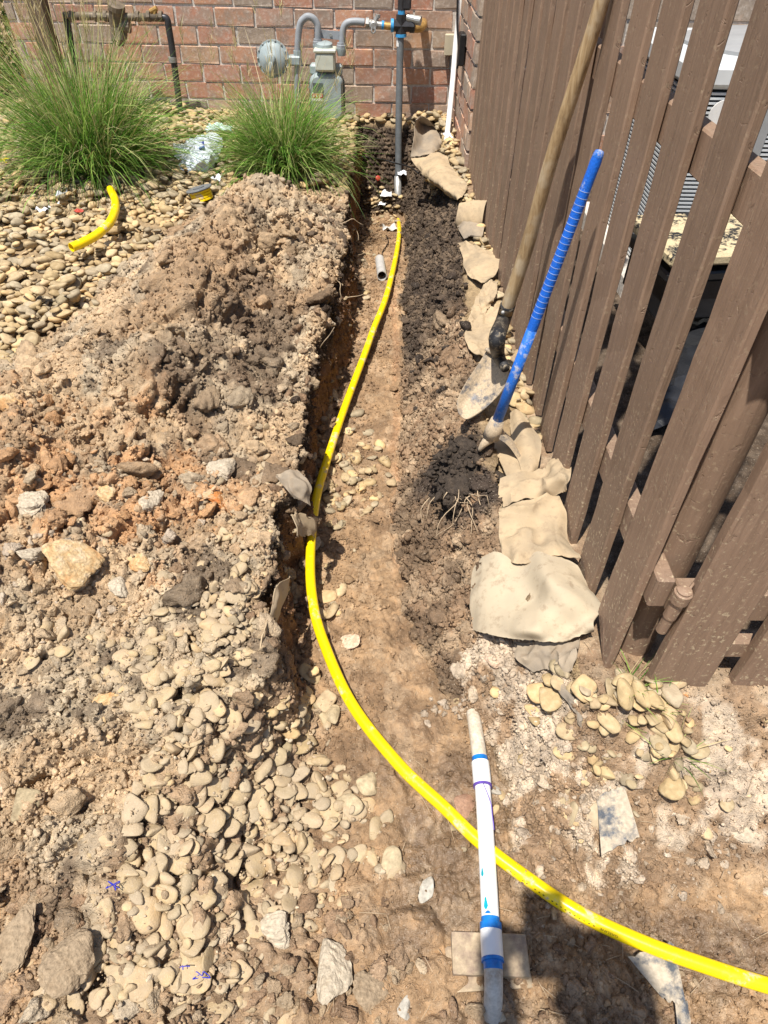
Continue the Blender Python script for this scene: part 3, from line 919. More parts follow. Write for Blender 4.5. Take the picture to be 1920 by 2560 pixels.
WALL_L = -2.33
Z0 = -.215
upper = []
def course_run(p0, dirv, length, inward, rot, ncourse_single, ztop, shift0):
    """bricks from p0 along dirv; the lower courses one by one, the rest gathered"""
    p0 = np.array(p0, float); dirv = np.array(dirv, float); inward = np.array(inward, float)
    nc = int((ztop - Z0) / COURSE)
    for ci in range(nc):
        z = Z0 + COURSE * (ci + .5); s = -shift0 - (PITCH / 2 if ci % 2 else 0)
        while s < length - .02:
            a, b = max(s, 0), min(s + PITCH - JOINT, length)
            if b - a > .03:
                c = p0 + dirv * (a + b) / 2 + np.array((0, 0, z)) + inward * (.045 + random.gauss(0, .0012))
                full = (b - a) > PITCH - JOINT - .003
                if ci < ncourse_single:
                    if full: brick(BR[random.randrange(6)], c, rot)
                    else:
                        o = brick(BH[0], c, rot); o.scale = ((b - a) / (PITCH / 2 - JOINT), 1, 1)
                else:
                    upper.append(box(c, ((b - a) if abs(dirv[0]) > .5 else .09, .09 if abs(dirv[0]) > .5 else (b - a), COURSE - JOINT)))
            s += PITCH


course_run((WALL_L, WALL_Y, 0), (1, 0, 0), RETURN_X - WALL_L, (0, 1, 0), 0, 11, 2.5, .06)
course_run((RETURN_X, CORNER_Y + .092, 0), (0, 1, 0), WALL_Y - CORNER_Y - .104, (1, 0, 0), math.pi / 2, 11, 2.5, .0)
course_run((RETURN_X, CORNER_Y, 0), (1, 0, 0), 2.6, (0, 1, 0), 0, 8, 2.5, .0)
part('upper_bricks', join(*upper), MAT['brick'], house)['kind'] = 'stuff'
J = .008
part('mortar', box(((WALL_L + RETURN_X) / 2 + .05, WALL_Y + J + .1, 1.13), (RETURN_X - WALL_L + .09, .2, 2.75)), MAT['mortar'], house)
part('mortar', box((RETURN_X + J + .08, (CORNER_Y + WALL_Y) / 2 + .03, 1.13), (.16, WALL_Y - CORNER_Y - .04, 2.74)), MAT['mortar'], house)
part('mortar', box((RETURN_X + 1.31 + J, CORNER_Y + J + .08, 1.13), (2.6, .16, 2.76)), MAT['mortar'], house)

# ---------------------------------------------------------------- gas meter set on the wall
MAT['pipe_grey'] = m_plain('grey_painted_steel', (.27, .29, .315), .5, 25, .18, .1)
MAT['meter_grey'] = m_plain('grey_green_enamel', (.30, .355, .365), .42, 18, .14, .08)
MAT['meter_pale'] = m_plain('pale_grey_cover', (.52, .54, .46), .4, 18, .1, .05)
MAT['steel_dark'] = m_plain('dark_steel', (.045, .045, .05), .4, 30, .3, .2, metal=.3)
MAT['galv'] = m_plain('galvanised', (.36, .36, .35), .45, 60, .25, .1, metal=.5)
MAT['bronze'] = m_plain('bronze', (.42, .26, .09), .42, 40, .3, .2, metal=.4)
MAT['blue_dope'] = m_plain('blue_thread_sealant', (.05, .30, .62), .45, 60, .25, .2)
MAT['white'] = m_plain('white_plastic', (.72, .72, .71), .4, 30, .06, .05)
MAT['glass_dark'] = m_plain('index_glass', (.10, .12, .12), .12, 30, .2, 0, spec=.6)
MAT['red'] = m_plain('red_print', (.42, .055, .035), .5, 60, .15, 0)
MAT['black'] = m_plain('black_rubber', (.012, .012, .013), .5, 40, .3, .1)
MAT['tan_box'] = m_plain('tan_plastic', (.50, .44, .32), .5, 20, .08, .05)

YM = WALL_Y - .20
W = lambda u, v, y=YM: site(u, v, y=y)
meter = thing('gas_meter', 'grey gas meter with round regulator and looping pipes against the brick wall', 'gas meter', site(800, 300, y=YM))
# regulator: flanged disc facing the camera
rc = W(683, 147, WALL_Y - .22); ax = unit((-.10, -1, .12))
reg = part('regulator', lathe(rc, ax, [(-.055, .03), (-.03, .05), (-.012, .088), (-.012, .098), (.008, .098), (.008, .086), (.028, .078), (.042, .055), (.048, .03), (.05, .028), (.078, .026), (.082, .02)], 40), MAT['meter_grey'], meter, True, 35)
s_, u_, d_ = frame_of(ax)
for k in range(14):
    a = 2 * math.pi * k / 14
    part('bolt', lathe(rc + .092 * (math.cos(a) * s_ + math.sin(a) * u_), ax, [(.006, .006), (.015, .006), (.018, .003)], 6), MAT['galv'], reg)
for k in range(5):
    a = .5 + k * .62; p = rc + d_ * .034
    part('rib', tube([p + .03 * (math.cos(a) * s_ + math.sin(a) * u_), p + .062 * (math.cos(a) * s_ + math.sin(a) * u_) - d_ * .006], [.005, .003], 6), MAT['meter_grey'], reg)
part('vent', tube([rc + d_ * .045, rc + d_ * .07 + np.array((0, -.02, -.03)), rc + d_ * .05 + np.array((-.01, -.03, -.085))], .017, 12), MAT['meter_grey'], reg, True)
vb = W(737, 150)
part('valve_body', join(box(vb, (.075, .07, .05), None, .008), cyl(vb + (-.05, 0, 0), vb + (.02, 0, 0), .024), cyl(vb + (.02, 0, -.03), vb + (.02, 0, .05), .026, 8)), MAT['meter_grey'], meter, False)
# pipes
part('inlet_pipe', tube(catmull([W(745, 330), W(744, 250), W(743, 190), W(744, 140), W(745, 100), W(750, 62), W(762, 45), W(773, 42), W(785, 48), W(794, 64), W(795, 90), W(794, 112)], 60), .0195, 16), MAT['pipe_grey'], meter, True)
part('outlet_pipe', tube(catmull([W(855, 118), W(856, 96), W(858, 74), W(864, 61), W(876, 55), W(893, 54), W(912, 56)], 40), .0195, 16), MAT['pipe_grey'], meter, True)
for (u, v0, v1) in ((795, 108, 117), (854, 116, 126)):
    part('union_nut', lathe(W(u, v1), (0, 0, 1), [(0, .03), (.028, .03), (.03, .026), (.04, .026)], 8), MAT['pipe_grey'], meter)
    part('union_collar', lathe(W(u, v1 + 13), (0, 0, 1), [(0, .024), (.03, .03), (.04, .03)], 16), MAT['meter_grey'], meter, True, 40)
# meter case
mc = W(818, 232)
cx, cz = mc[0], mc[2]
def case(w, h, d, y, z0, rtop, n=10):
    """upright rounded case, wide shoulders and belly"""
    prof = []
    for k in range(n + 1):
        a = math.pi / 2 * k / n; prof.append((w / 2 - rtop + rtop * math.sin(a), h / 2 - rtop + rtop * math.cos(a)))
    pts = [(x, z) for x, z in prof] + [(w / 2, -h / 2 + .03), (w / 2 - .03, -h / 2)]
    pts = pts + [(-x, z) for x, z in reversed(pts)]
    V = []; m = len(pts)
    for yy, sc in ((-d / 2, .88), (-d / 2 + .02, 1), (d / 2 - .02, 1), (d / 2, .9)):
        V += [(cx + x * sc, y + yy, z0 + z * sc) for x, z in pts]
    Fs = [(i * m + k, i * m + (k + 1) % m, (i + 1) * m + (k + 1) % m, (i + 1) * m + k) for i in range(3) for k in range(m)]
    Fs += [tuple(reversed(range(m))), tuple(range(3 * m, 4 * m))]
    return np.array(V), Fs


zc = W(818, 238)[2]
body = part('body', case(.205, .25, .15, YM, zc, .05), MAT['meter_grey'], meter, True, 40)
part('side_flange', case(.222, .235, .012, YM + .01, zc - .004, .05), MAT['meter_grey'], body, False)
for sx_ in (-1, 1):
    for dz in (-.08, -.02, .04): part('bolt', cyl((cx + sx_ * .112, YM + .0, zc + dz), (cx + sx_ * .112, YM + .022, zc + dz), .006, 6), MAT['galv'], body)
hz = W(818, 150)[2]
head = part('index_cover', join(box((cx, YM - .03, hz), (.12, .12, .095), None, .012), box((cx, YM - .03, hz + .058), (.135, .13, .02), None, .006)), MAT['meter_pale'], meter)
part('index_lid', lathe((cx - .005, YM - .02, hz + .07), (0, -.1, 1), [(0, .05), (.018, .048), (.024, .036)], 20), MAT['meter_grey'], head, True, 40)
part('index_window', box((cx - .05, YM - .0795, zc + .055), (.062, .004, .05)), MAT['glass_dark'], body)
st = part('badge', box((cx - .055, YM - .0775, zc + .005), (.07, .003, .045)), MAT['white'], body)
part('badge_print', join(box((cx - .055, YM - .0797, zc + .012), (.066, .0012, .022)),), MAT['red'], st)
for dx, w_ in ((-.022, .012), (-.006, .014), (.012, .012), (.024, .006)): part('badge_letter', box((cx - .055 + dx, YM - .0808, zc + .012), (w_ * .55, .0008, .013)), MAT['white'], st)
for sx_ in (-1, 1): part('shoulder', box((cx + sx_ * .075, YM, zc + .14), (.05, .07, .06), None, .012), MAT['meter_grey'], meter)
# cross bar bracket between the pipes, bolted to the wall
ba, bb = W(798, 84, WALL_Y - .17), W(856, 90, WALL_Y - .17)
brk = part('wall_bracket', box((ba + bb) / 2, (np.linalg.norm(bb - ba) + .02, .006, .042), [unit(bb - ba), (0, 1, 0), np.cross(unit(bb - ba), (0, 1, 0))]), MAT['pipe_grey'], meter)
part('bolt', cyl((ba + bb) / 2 + (0, -.012, 0), (ba + bb) / 2, .009, 6), MAT['galv'], brk)
# shut-off cock between outlet and manifold
ck = W(934, 62)
cock = part('shutoff_cock', join(cyl(W(914, 57), W(922, 58), .030, 6), cyl(W(922, 58), W(955, 64), .021, 14), lathe(ck + (0, -.015, 0), (0, -1, 0), [(0, .026), (.02, .024), (.026, .016)], 16), cyl(ck, W(944, 40), .013, 8), cyl(W(944, 44), W(945, 36), .015, 8)), MAT['galv'], meter)
part('lock_wing', tube(catmull([W(930, 68, YM - .04), W(929, 78, YM - .045), W(933, 83, YM - .045), W(938, 78, YM - .045), W(937, 68, YM - .04)], 20), .0045, 6), MAT['galv'], cock)
part('nipple', cyl(W(955, 63), W(990, 68), .020, 14), MAT['bronze'], meter, True, 40)
for u, v in ((957, 63), (985, 67)): part('sealant_band', cyl(W(u - 3, v - .3), W(u + 3, v + .3), .0225, 14), MAT['blue_dope'], meter, True, 40)

# ---------------------------------------------------------------- gas riser and its manifold
MAT['riser_grey'] = m_plain('grey_riser_steel', (.15, .165, .175), .42, 30, .2, .08)
RY = WALL_Y - .20
riser = thing('gas_riser', 'slim dark grey gas riser pipe standing in the trench before the brick wall', 'gas pipe', site(995, 545, y=RY - .12))
top, mid, low = site(1001, 86, y=RY), site(997, 300, y=RY - .04), site(995, 520, y=RY - .11)
part('riser_pipe', tube(catmull([top + (0, 0, .04), mid, low], 20), .0215, 16), MAT['riser_grey'], riser, True)
part('casing', tube([site(994.5, 440, y=RY - .085), low, site(994.3, 530, y=RY - .115)], [.0235, .0235, .026], 16), MAT['galv'], riser, True)
part('flared_foot', lathe(site(994.5, 543, y=RY - .12), (0, 0, 1), [(-.01, .041), (.004, .044), (.02, .042), (.06, .026)], 20), MAT['riser_grey'], riser, True, 50)
part('white_label', cyl(site(999.6, 116, y=RY - .005), top + (0, 0, .01), .0228, 16), MAT['white'], riser, True, 40)
tee = site(1003, 64, y=RY)
part('tee_fitting', join(cyl(tee + (0, 0, -.05), tee + (0, 0, .055), .031, 8), cyl(tee + (-.06, 0, .0), tee + (.055, 0, 0), .031, 8), cyl(tee, tee + (.015, .16, .0), .03, 12), lathe(tee + (.05, .0, 0), (1, 0, 0), [(0, .036), (.025, .036), (.03, .03)], 8)), MAT['steel_dark'], riser)
part('sealant_band', cyl(tee + (-.062, 0, 0), tee + (-.045, 0, 0), .0335, 14), MAT['blue_dope'], riser, True, 40)
part('sealant_band', cyl(tee + (0, 0, -.055), tee + (0, 0, -.04), .034, 14), MAT['blue_dope'], riser, True, 40)
part('upper_nipple', cyl(tee + (0, 0, .05), tee + (0, 0, .20), .022, 14), MAT['blue_dope'], riser, True, 40)
part('upper_valve', join(cyl(tee + (0, 0, .075), tee + (0, 0, .15), .024, 8), cyl(tee + (0, 0, .16), tee + (0, 0, .34), .033, 14), box(tee + (.03, 0, .12), (.05, .05, .09), None, .01)), MAT['steel_dark'], riser)
e0 = site(1032, 70, y=RY + .05)
part('wall_elbow', tube(catmull([e0, site(1050, 69, y=RY + .07), site(1058, 62, y=RY + .12), site(1058, 56, y=WALL_Y + .02)], 16), .025, 14), MAT['bronze'], riser, True)
part('capped_stub', join(cyl(site(1018, 44, y=RY), site(1042, 50, y=RY - .02), .022, 14), cyl(site(1040, 50, y=RY - .02), site(1052, 52, y=RY - .03), .024, 14)), MAT['galv'], riser)

# ---------------------------------------------------------------- brown water pipes on the left of the wall
MAT['old_pipe'] = m_plain('weathered_brass', (.16, .13, .095), .55, 35, .4, .3, metal=.2)
YP = WALL_Y - .17
Wp = lambda u, v: site(u, v, y=YP)
bf = thing('backflow_valve', 'weathered brass backflow valve on black pipes left of the gas meter', 'valve', site(300, 270, y=YP))
part('horizontal_pipe', tube([Wp(160, 40), Wp(225, 40), Wp(300, 42), Wp(405, 44)], .021, 14), MAT['old_pipe'], bf, True)
part('valve_body', join(lathe(Wp(292, 45), unit((.3, -.3, 1)), [(-.06, .03), (-.04, .045), (.03, .045), (.05, .05), (.075, .048), (.08, .02)], 14), lathe(Wp(292, 70), (0, -.2, -1), [(0, .04), (.06, .042), (.09, .025)], 12), cyl(Wp(292, 62), Wp(325, 66), .036, 12)), MAT['old_pipe'], bf, False)
for u in (178, 240, 265, 345, 372, 403): part('fitting_collar', cyl(Wp(u - 4, 41), Wp(u + 4, 41), .028, 8), MAT['old_pipe'], bf)
part('test_cock', join(cyl(Wp(385, 42), Wp(389, 22), .012, 10), cyl(Wp(376, 29), Wp(392, 20), .014, 10)), MAT['bronze'], bf)
part('drain_spout', tube(catmull([Wp(310, 70), Wp(312, 85), Wp(311, 97)], 8), .016, 10), MAT['old_pipe'], bf, True)
part('down_pipe', tube(catmull([Wp(402, 44), Wp(414, 45), Wp(419, 52), Wp(422, 70), Wp(433, 140), Wp(452, 290)], 40), .0195, 14), MAT['steel_dark'], bf, True)
part('coupling', cyl(Wp(431, 142), Wp(433, 155), .026, 14), MAT['galv'], bf, True, 40)
part('supply_pipe', tube(catmull([Wp(165, 40), Wp(168, 55), Wp(176, 100), Wp(190, 180), Wp(203, 280)], 20), .0195, 14), MAT['steel_dark'], bf, True)
# wooden post in front of the left end of the wall
MAT['post_wood'] = m_plain('weathered_brown_wood', (.12, .085, .06), .8, 25, .35, .4, .004)
pz = site(150, 280, y=WALL_Y - .3)
single('wooden_post', box((site(107, 60, y=WALL_Y - .3)[0], WALL_Y - .3, .55), (.095, .095, 1.2), None, .006), MAT['post_wood'], 'dark brown square wooden post behind the large grass clump by the house wall', 'post')

# ---------------------------------------------------------------- white conduit, cable and box in the brick corner
YC = WALL_Y - .10
conduit = thing('white_conduit', 'slim white plastic conduit rising in the brick corner beside the riser', 'conduit', site(1113, 376, z=0))
cp = [site(1113, 376, z=-.03), site(1122, 300, y=WALL_Y - .42), site(1132, 200, y=WALL_Y - .25), site(1140, 100, y=WALL_Y - .12), site(1151, 0, y=WALL_Y - .09), site(1156, -120, y=WALL_Y - .07)]
part('conduit_pipe', tube(catmull(cp, 40), .0165, 14), MAT['white'], conduit, True)
cable = single('black_cable', tube(catmull([site(1146, -100, y=WALL_Y - .11), site(1144, 0, y=WALL_Y - .13), site(1143, 60, y=WALL_Y - .15), site(1147, 130, y=WALL_Y - .2), site(1144, 165, y=WALL_Y - .22), site(1133, 183, y=WALL_Y - .16), site(1126, 172, y=WALL_Y - .12), site(1128, 135, y=WALL_Y - .08)], 60), .006, 8), MAT['black'], 'thin black cable looping behind the white conduit in the corner', 'cable', smooth=True)
jb = thing('junction_box', 'small tan plastic box fixed low in the brick corner behind the conduit', 'junction box', site(1128, 112, y=WALL_Y - .05))
part('box_body', box(site(1127, 110, y=WALL_Y - .05), (.075, .07, .10), None, .006), MAT['tan_box'], jb)
part('box_lid', box(site(1127, 110, y=WALL_Y - .05) + (0, -.038, 0), (.082, .008, .108), None, .003), MAT['tan_box'], jb)
single('black_bracket', box((RETURN_X - .02, site(1154, 122, x=RETURN_X - .02)[1], site(1154, 122, x=RETURN_X - .02)[2]), (.034, .11, .15), None, .006), MAT['black'], 'small black outlet box on the side face of the brick corner', 'outlet box')

# ---------------------------------------------------------------- brown picket fence
def m_paint():
    t = NT('brown_fence_paint'); o = t.coord('Object'); r = t.rand(); pos = t.coord('Position')
    gv = t.n.new('ShaderNodeMapping'); gv.inputs['Scale'].default_value = (1, 1, .09); t.l.new(o, gv.inputs[0])
    cx = t.n.new('ShaderNodeCombineXYZ'); t.l.new(t.math('MULTIPLY', r, 50.), cx.inputs[2]); t.l.new(t.math('MULTIPLY', r, 23.), cx.inputs[1]); t.l.new(cx.outputs[0], gv.inputs['Location'])
    g = t.noise(gv.outputs[0], 70, 6, .65, dist=1.2); sc = t.noise(o, 26, 5, .7, dist=2); sp = t.noise(pos, 130, 3, .6)
    c = t.mix(1, (.262, .178, .124), t.ramp(g, [(.3, (.8, .79, .78)), (.65, (1.1, 1.1, 1.1))]), 'MULTIPLY')
    c = t.mix(1, c, t.ramp(r, [(0, (.92, .92, .92)), (1, (1.08, 1.06, 1.05))]), 'MULTIPLY')
    z = t.n.new('ShaderNodeSeparateXYZ'); t.l.new(pos, z.inputs[0])
    low = t.lin(z.outputs[2], .05, .55, 1, .0)
    mud = t.math('MULTIPLY', t.lin(sp, .565, .62), t.lin(sc, .44, .56))
    c = t.mix(t.math('MULTIPLY', mud, t.math('ADD', t.math('MULTIPLY', low, .85), .22)), c, (.52, .42, .28))
    c = t.mix(t.math('MULTIPLY', t.lin(g, .70, .76), .55), c, (.05, .035, .03))
    gouge = t.lin(sc, .60, .72)
    h = t.math('ADD', t.math('MULTIPLY', g, .6), t.math('MULTIPLY', gouge, t.math('MULTIPLY', g, -1.1)))
    return t.done(c, .58, t.bump(h, .6, .006), spec=.3)


MAT['paint'] = m_paint()


def picket(L, w, th, seed, point=0.0, along='y'):
    """upright board: front face at x = 0, thickness to +x, near edge at y = 0, width to +y"""
    r = np.random.default_rng(seed); n = 22; zs = np.concatenate([np.linspace(0, .9, 16), np.linspace(1.0, L, 6)]); V = []
    prof = [(0, .004), (.003, 0), (th - .002, 0), (th, .003), (th, w - .003), (th - .002, w), (.003, w), (0, w - .004)]
    wav = np.cumsum(r.normal(0, .0011, (n, 2)), 0); wav -= wav.mean(0)
    for i, z in enumerate(zs):
        for (x, y) in prof:
            yy = y + (wav[i, 0] if y < w / 2 else wav[i, 1]) * .8; zz = z
            if i == 0 and point: zz = z + point * (y / w) ** 1.3
            V.append((x + r.normal(0, .0005), yy, zz))
    m = len(prof)
    Fs = [(i * m + k, (i + 1) * m + k, (i + 1) * m + (k + 1) % m, i * m + (k + 1) % m) for i in range(n - 1) for k in range(m)]
    Fs += [tuple(range(m)), tuple(reversed(range((n - 1) * m, n * m)))]
    return np.array(V), Fs


fence = thing('picket_fence', 'long brown painted picket fence running from the gate post to the brick corner', 'fence', (FENCE_X, .774, 0))
PK = [mesh_np('picket', *picket(1.95, .107, .0165, 500 + k)) for k in range(6)]
for me in PK: me.materials.append(MAT['paint'])
Ys = [.774, .945, 1.125, 1.298, 1.47, 1.645]
while Ys[-1] < CORNER_Y - .22: Ys.append(Ys[-1] + .1735)
for i, y in enumerate(Ys):
    if i == 0:
        o = part('picket', (lambda q: (q[0] + np.array((FENCE_X, y, -.005)), q[1]))(picket(1.95, .110, .0165, 560, .12)), MAT['paint'], fence)
    else:
        o = link('picket', PK[random.randrange(6)], None, fence)
        o.location = (random.gauss(0, .0015), y - .774 + random.gauss(0, .004), random.uniform(-.02, .015)); o.rotation_euler = (random.gauss(0, .004), random.gauss(0, .003), random.gauss(0, .012))
for zt, zb in ((.293, .222), (.894, .829), (1.62, 1.55)):
    part('rail', box((FENCE_X + .0185 + .016, (.75 + CORNER_Y) / 2, (zt + zb) / 2), (.032, CORNER_Y - .75 - .01, zt - zb), None, .003), MAT['paint'], fence)
pxx = FENCE_X + .078
post = part('post', join(lathe((pxx, .845, -.25), (0, 0, 1), [(0, .04), (2.25, .04), (2.255, .045), (2.28, .045), (2.30, .03)], 24)), MAT['paint'], fence, True, 40)
for y in (2.05, 3.3): part('post', lathe((pxx + .012, y, -.25), (0, 0, 1), [(0, .032), (2.2, .032)], 16), MAT['paint'], fence, True, 40)

# ---------------------------------------------------------------- gate, square to the fence, seen at the right edge
GY0 = .735
gate = thing('picket_gate', 'brown picket gate with strap hinge on the round post at the right edge', 'gate', (.60, GY0, 0))
for i, x in enumerate((.546, .712, .878, 1.044, 1.21)):
    V, Fs = picket(1.93, .122, .024, 620 + i)
    V = np.stack([V[:, 1] + x, V[:, 0] + GY0, V[:, 2] + (-.034, -.026, -.03, -.02, -.03)[i]], -1)
    part('picket', (V, [tuple(reversed(f)) for f in Fs]), MAT['paint'], gate)
for zt, zb in ((.252, .176), (.90, .83), (1.62, 1.55)):
    part('rail', box(((.536 + 1.34) / 2, GY0 + .026 + .02, (zt + zb) / 2), (1.34 - .536, .04, zt - zb), None, .003), MAT['paint'], gate)
part('brace', box((.93, GY0 + .021 + .016, .09), (.62, .03, .045), None, .002), MAT['paint'], gate)
hb = np.array((.5225, GY0 + .012, .165))
hinge = part('hinge', lathe(hb, (.02, -.05, 1), [(0, .010), (.045, .010), (.045, .012), (.09, .012), (.092, .016), (.115, .016), (.117, .013), (.121, .013), (.123, .009)], 16), MAT['paint'], gate, True, 40)
part('hinge_strap', box(hb + (.03, .013, .085), (.05, .005, .026)), MAT['paint'], hinge)
part('latch_wire', tube(catmull([hb + (.01, -.006, .116), hb + (.016, .002, .122), hb + (.03, .014, .122), hb + (.05, .018, .116)], 14), .0028, 6), MAT['paint'], hinge, True)
ub = np.array((.536, GY0 + .004, .805))
h2 = part('hinge', lathe(ub, (0, 0, 1), [(0, .012), (.10, .012)], 12), MAT['steel_dark'], gate, True, 40)
part('hinge_strap', box(ub + (-.03, .03, .05), (.05, .05, .05)), MAT['paint'], h2)

# ---------------------------------------------------------------- shovel and mattock leaning on the fence
def m_handle():
    t = NT('old_ash_handle'); p = t.coord('Position', (1, 1, .12)); g = t.noise(p, 60, 6, .7, dist=1.5); n = t.noise(t.coord('Position'), 18, 4)
    c = t.ramp(g, [(.25, (.17, .11, .055)), (.5, (.40, .28, .15)), (.75, (.53, .41, .25))])
    c = t.mix(t.lin(n, .5, .66, 0, .7), c, (.52, .43, .30))
    return t.done(c, .75, t.bump(g, .4, .003), spec=.2)


MAT['handle'] = m_handle()
def m_dusty(name, base, dust, lo=.42, hi=.56, scale=30, rough=.6, metal=0.):
    t = NT(name); p = t.coord('Position'); n = t.noise(p, scale, 6, .7); n2 = t.noise(p, scale * 7, 3)
    c = t.mix(t.lin(n, lo, hi), base, dust); c = t.mix(1, c, t.ramp(n2, [(.3, (.8, .8, .8)), (.7, (1.15, 1.15, 1.15))]), 'MULTIPLY')
    return t.done(c, t.lin(n, lo, hi, rough, .95), t.bump(t.math('ADD', n, t.math('MULTIPLY', n2, .4)), .5, .004), metal, .3)


MAT['blade'] = m_dusty('muddy_shovel_steel', (.14, .14, .15), (.50, .40, .28), .36, .50, 28, .5, .2)
MAT['socket'] = m_dusty('worn_black_socket', (.025, .025, .027), (.42, .35, .25), .52, .68, 60, .45, .2)
MAT['blue'] = m_dusty('blue_fibreglass', (.012, .13, .62), (.36, .42, .52), .60, .72, 45, .32)
MAT['blue_scuffed'] = m_dusty('scuffed_blue_fibreglass', (.02, .14, .55), (.42, .42, .42), .50, .64, 40, .4)

MAT['ring'] = m_plain('pale_blue_ring', (.34, .46, .72), .4, 60, .3, 0)
tip = site(1158, 1044, z=.02)
shovel = thing('shovel', 'long wooden-handled shovel with dusty steel blade leaning on the fence', 'shovel', tip)
h0, h1 = site(1500, 20, x=.442), site(1268, 768, x=.368)
hd = unit(h0 - h1)
hp = [h1 - hd * .02, h1 + (h0 - h1) * .25 + (.004, .004, 0), h1 + (h0 - h1) * .6 + (-.004, 0, 0), h0, h0 + hd * .6]
part('handle', tube(catmull(hp, 40), np.linspace(.0205, .0135, 40), 16), MAT['handle'], shovel, True)
sk = [h1 + hd * .012, h1 - hd * .05, site(1243, 845, x=.305), site(1246, 888, x=.336), site(1262, 918, x=.334)]
part('socket', tube(catmull(sk, 24), np.concatenate([np.full(12, .0225), np.linspace(.0225, .014, 12)]), 16), MAT['socket'], shovel, True)
rv = h1 - hd * .012 + np.array((-.012, -.019, .004))
part('rivet', lathe(rv, (-.4, -1, .3), [(0, .006), (.006, .005), (.008, .002)], 8), MAT['galv'], shovel)
S = lambda u, v, z: site(u, v, z=z + .075)
bl = [[S(1222, 868, .120), S(1240, 890, .100), S(1258, 908, .098), S(1272, 925, .112)],
      [S(1196, 910, .085), S(1216, 932, .062), S(1240, 948, .062), S(1266, 958, .080)],
      [S(1166, 955, .048), S(1190, 972, .026), S(1218, 984, .026), S(1246, 988, .046)],
      [S(1144, 1000, .010), S(1162, 1012, -.006), S(1190, 1020, -.004), S(1220, 1015, .012)],
      [S(1146, 1032, -.012), S(1156, 1044, -.022), S(1168, 1048, -.022), S(1188, 1038, -.010)]]
part('blade', sheet(bl, 26, 20, .003), MAT['blade'], shovel, True, 50)
part('blade_tread', tube(catmull([S(1214, 872, .124), S(1236, 888, .108), S(1254, 904, .106), S(1276, 922, .116)], 10), .005, 8), MAT['blade'], shovel, True)

mt = on(1198, 1126, .035)
mattock = thing('mattock', 'blue fibreglass-handled mattock standing head down against the fence', 'mattock', mt)
b0, b1 = site(1494, 392, x=.420), site(1241, 1058, x=.305)
bd = unit(b0 - b1); L = np.linalg.norm(b0 - b1)
rr = lambda t: .0140 - .0030 * t
part('handle', tube([b1 + bd * L * t for t in (0, .2, .42)], [rr(t) for t in (0, .2, .42)], 18), MAT['blue_scuffed'], mattock, True)
grip = part('grip', tube([b1 + bd * L * t for t in (.42, .6, .8, .955, .985, 1.0)], [rr(.42), rr(.6), rr(.8), rr(.95), .0115, .0105], 18), MAT['blue'], mattock, True, 40)
for k in range(22):
    t = .47 + k * .0205; c = b1 + bd * L * t
    part('grip_ring', tube([c, c + bd * .0010], [rr(t) + .0004, rr(t) + .0004], 18), MAT['ring'], grip, True, 40)
part('end_cap', lathe(b0 + bd * .0, bd, [(0, .0108), (.006, .0102), (.011, .008), (.013, .002)], 16), MAT['blue_scuffed'], mattock, True, 60)
eye = b1 - bd * .01
part('collar', tube([b1 + bd * .012, b1 - bd * .02, b1 - bd * .045], [.0175, .0225, .024], 14), MAT['blade'], mattock, True)
e0 = b1 - bd * .045
part('pick_point', tube(catmull([e0 + (.02, .02, .01), e0, (e0 + mt) / 2 + (-.004, -.006, .004), mt], 14), np.linspace(.022, .005, 14), 8), MAT['blade'], mattock, True)
part('adze_blade', sheet([[e0 + (.0, .03, .01), e0 + (.0, -.012, .02)], [e0 + (.045, .035, -.02), e0 + (.045, -.02, -.005)], [e0 + (.085, .04, -.07), e0 + (.085, -.03, -.055)]], 10, 6, .012), MAT['blade'], mattock, True, 50)

# ---------------------------------------------------------------- pipes in the trench
def m_yellow():
    t = NT('yellow_pe_pipe'); p = t.coord('Position'); n = t.noise(p, 16, 6, .7); n2 = t.noise(p, 90, 4)
    c = t.mix(t.math('MULTIPLY', t.lin(n, .56, .63), t.lin(n2, .35, .55)), (.90, .66, .004), (.58, .46, .34))
    c = t.mix(t.math('MULTIPLY', t.lin(n2, .66, .72), .5), c, (.30, .22, .10))
    return t.done(c, t.lin(n, .5, .66, .28, .8), t.bump(n2, .12, .002), spec=.45)


MAT['yellow'] = m_yellow()
MAT['ink'] = m_plain('black_ink', (.02, .018, .015), .6, 40, .2, 0)
YR = .0132
ypx = [(998, 580, .006), (990, 640, .008), (966, 740, .015), (935, 820, .02), (914, 879, .016), (862, 1018, .012), (821, 1140, .012), (790, 1250, .02), (776, 1388, .035), (782, 1504, .03), (810, 1608, .012), (879, 1759, .006), (995, 1909, .004), (1111, 2019, .003), (1192, 2098, .003), (1296, 2180, .006), (1446, 2281, .012), (1620, 2362, .016), (1805, 2428, .02), (1920, 2464, .02), (2060, 2505, .02), (2200, 2540, .02)]
ypts = [site(995.5, 547, y=RY - .135)]
for u, v, dz in ypx:
    zz = FLOOR
    for _ in range(6): zz = float(zfloor(site(u, v, z=zz + YR)[1]))
    ypts.append(site(u, v, z=zz + YR + dz + .020))
YC_ = catmull(ypts, 260)
ypipe = thing('yellow_gas_pipe', 'long yellow plastic gas pipe curving down the trench from the riser', 'gas pipe', ypts[8])
part('pipe', tube(YC_, YR, 20), MAT['yellow'], ypipe, True)


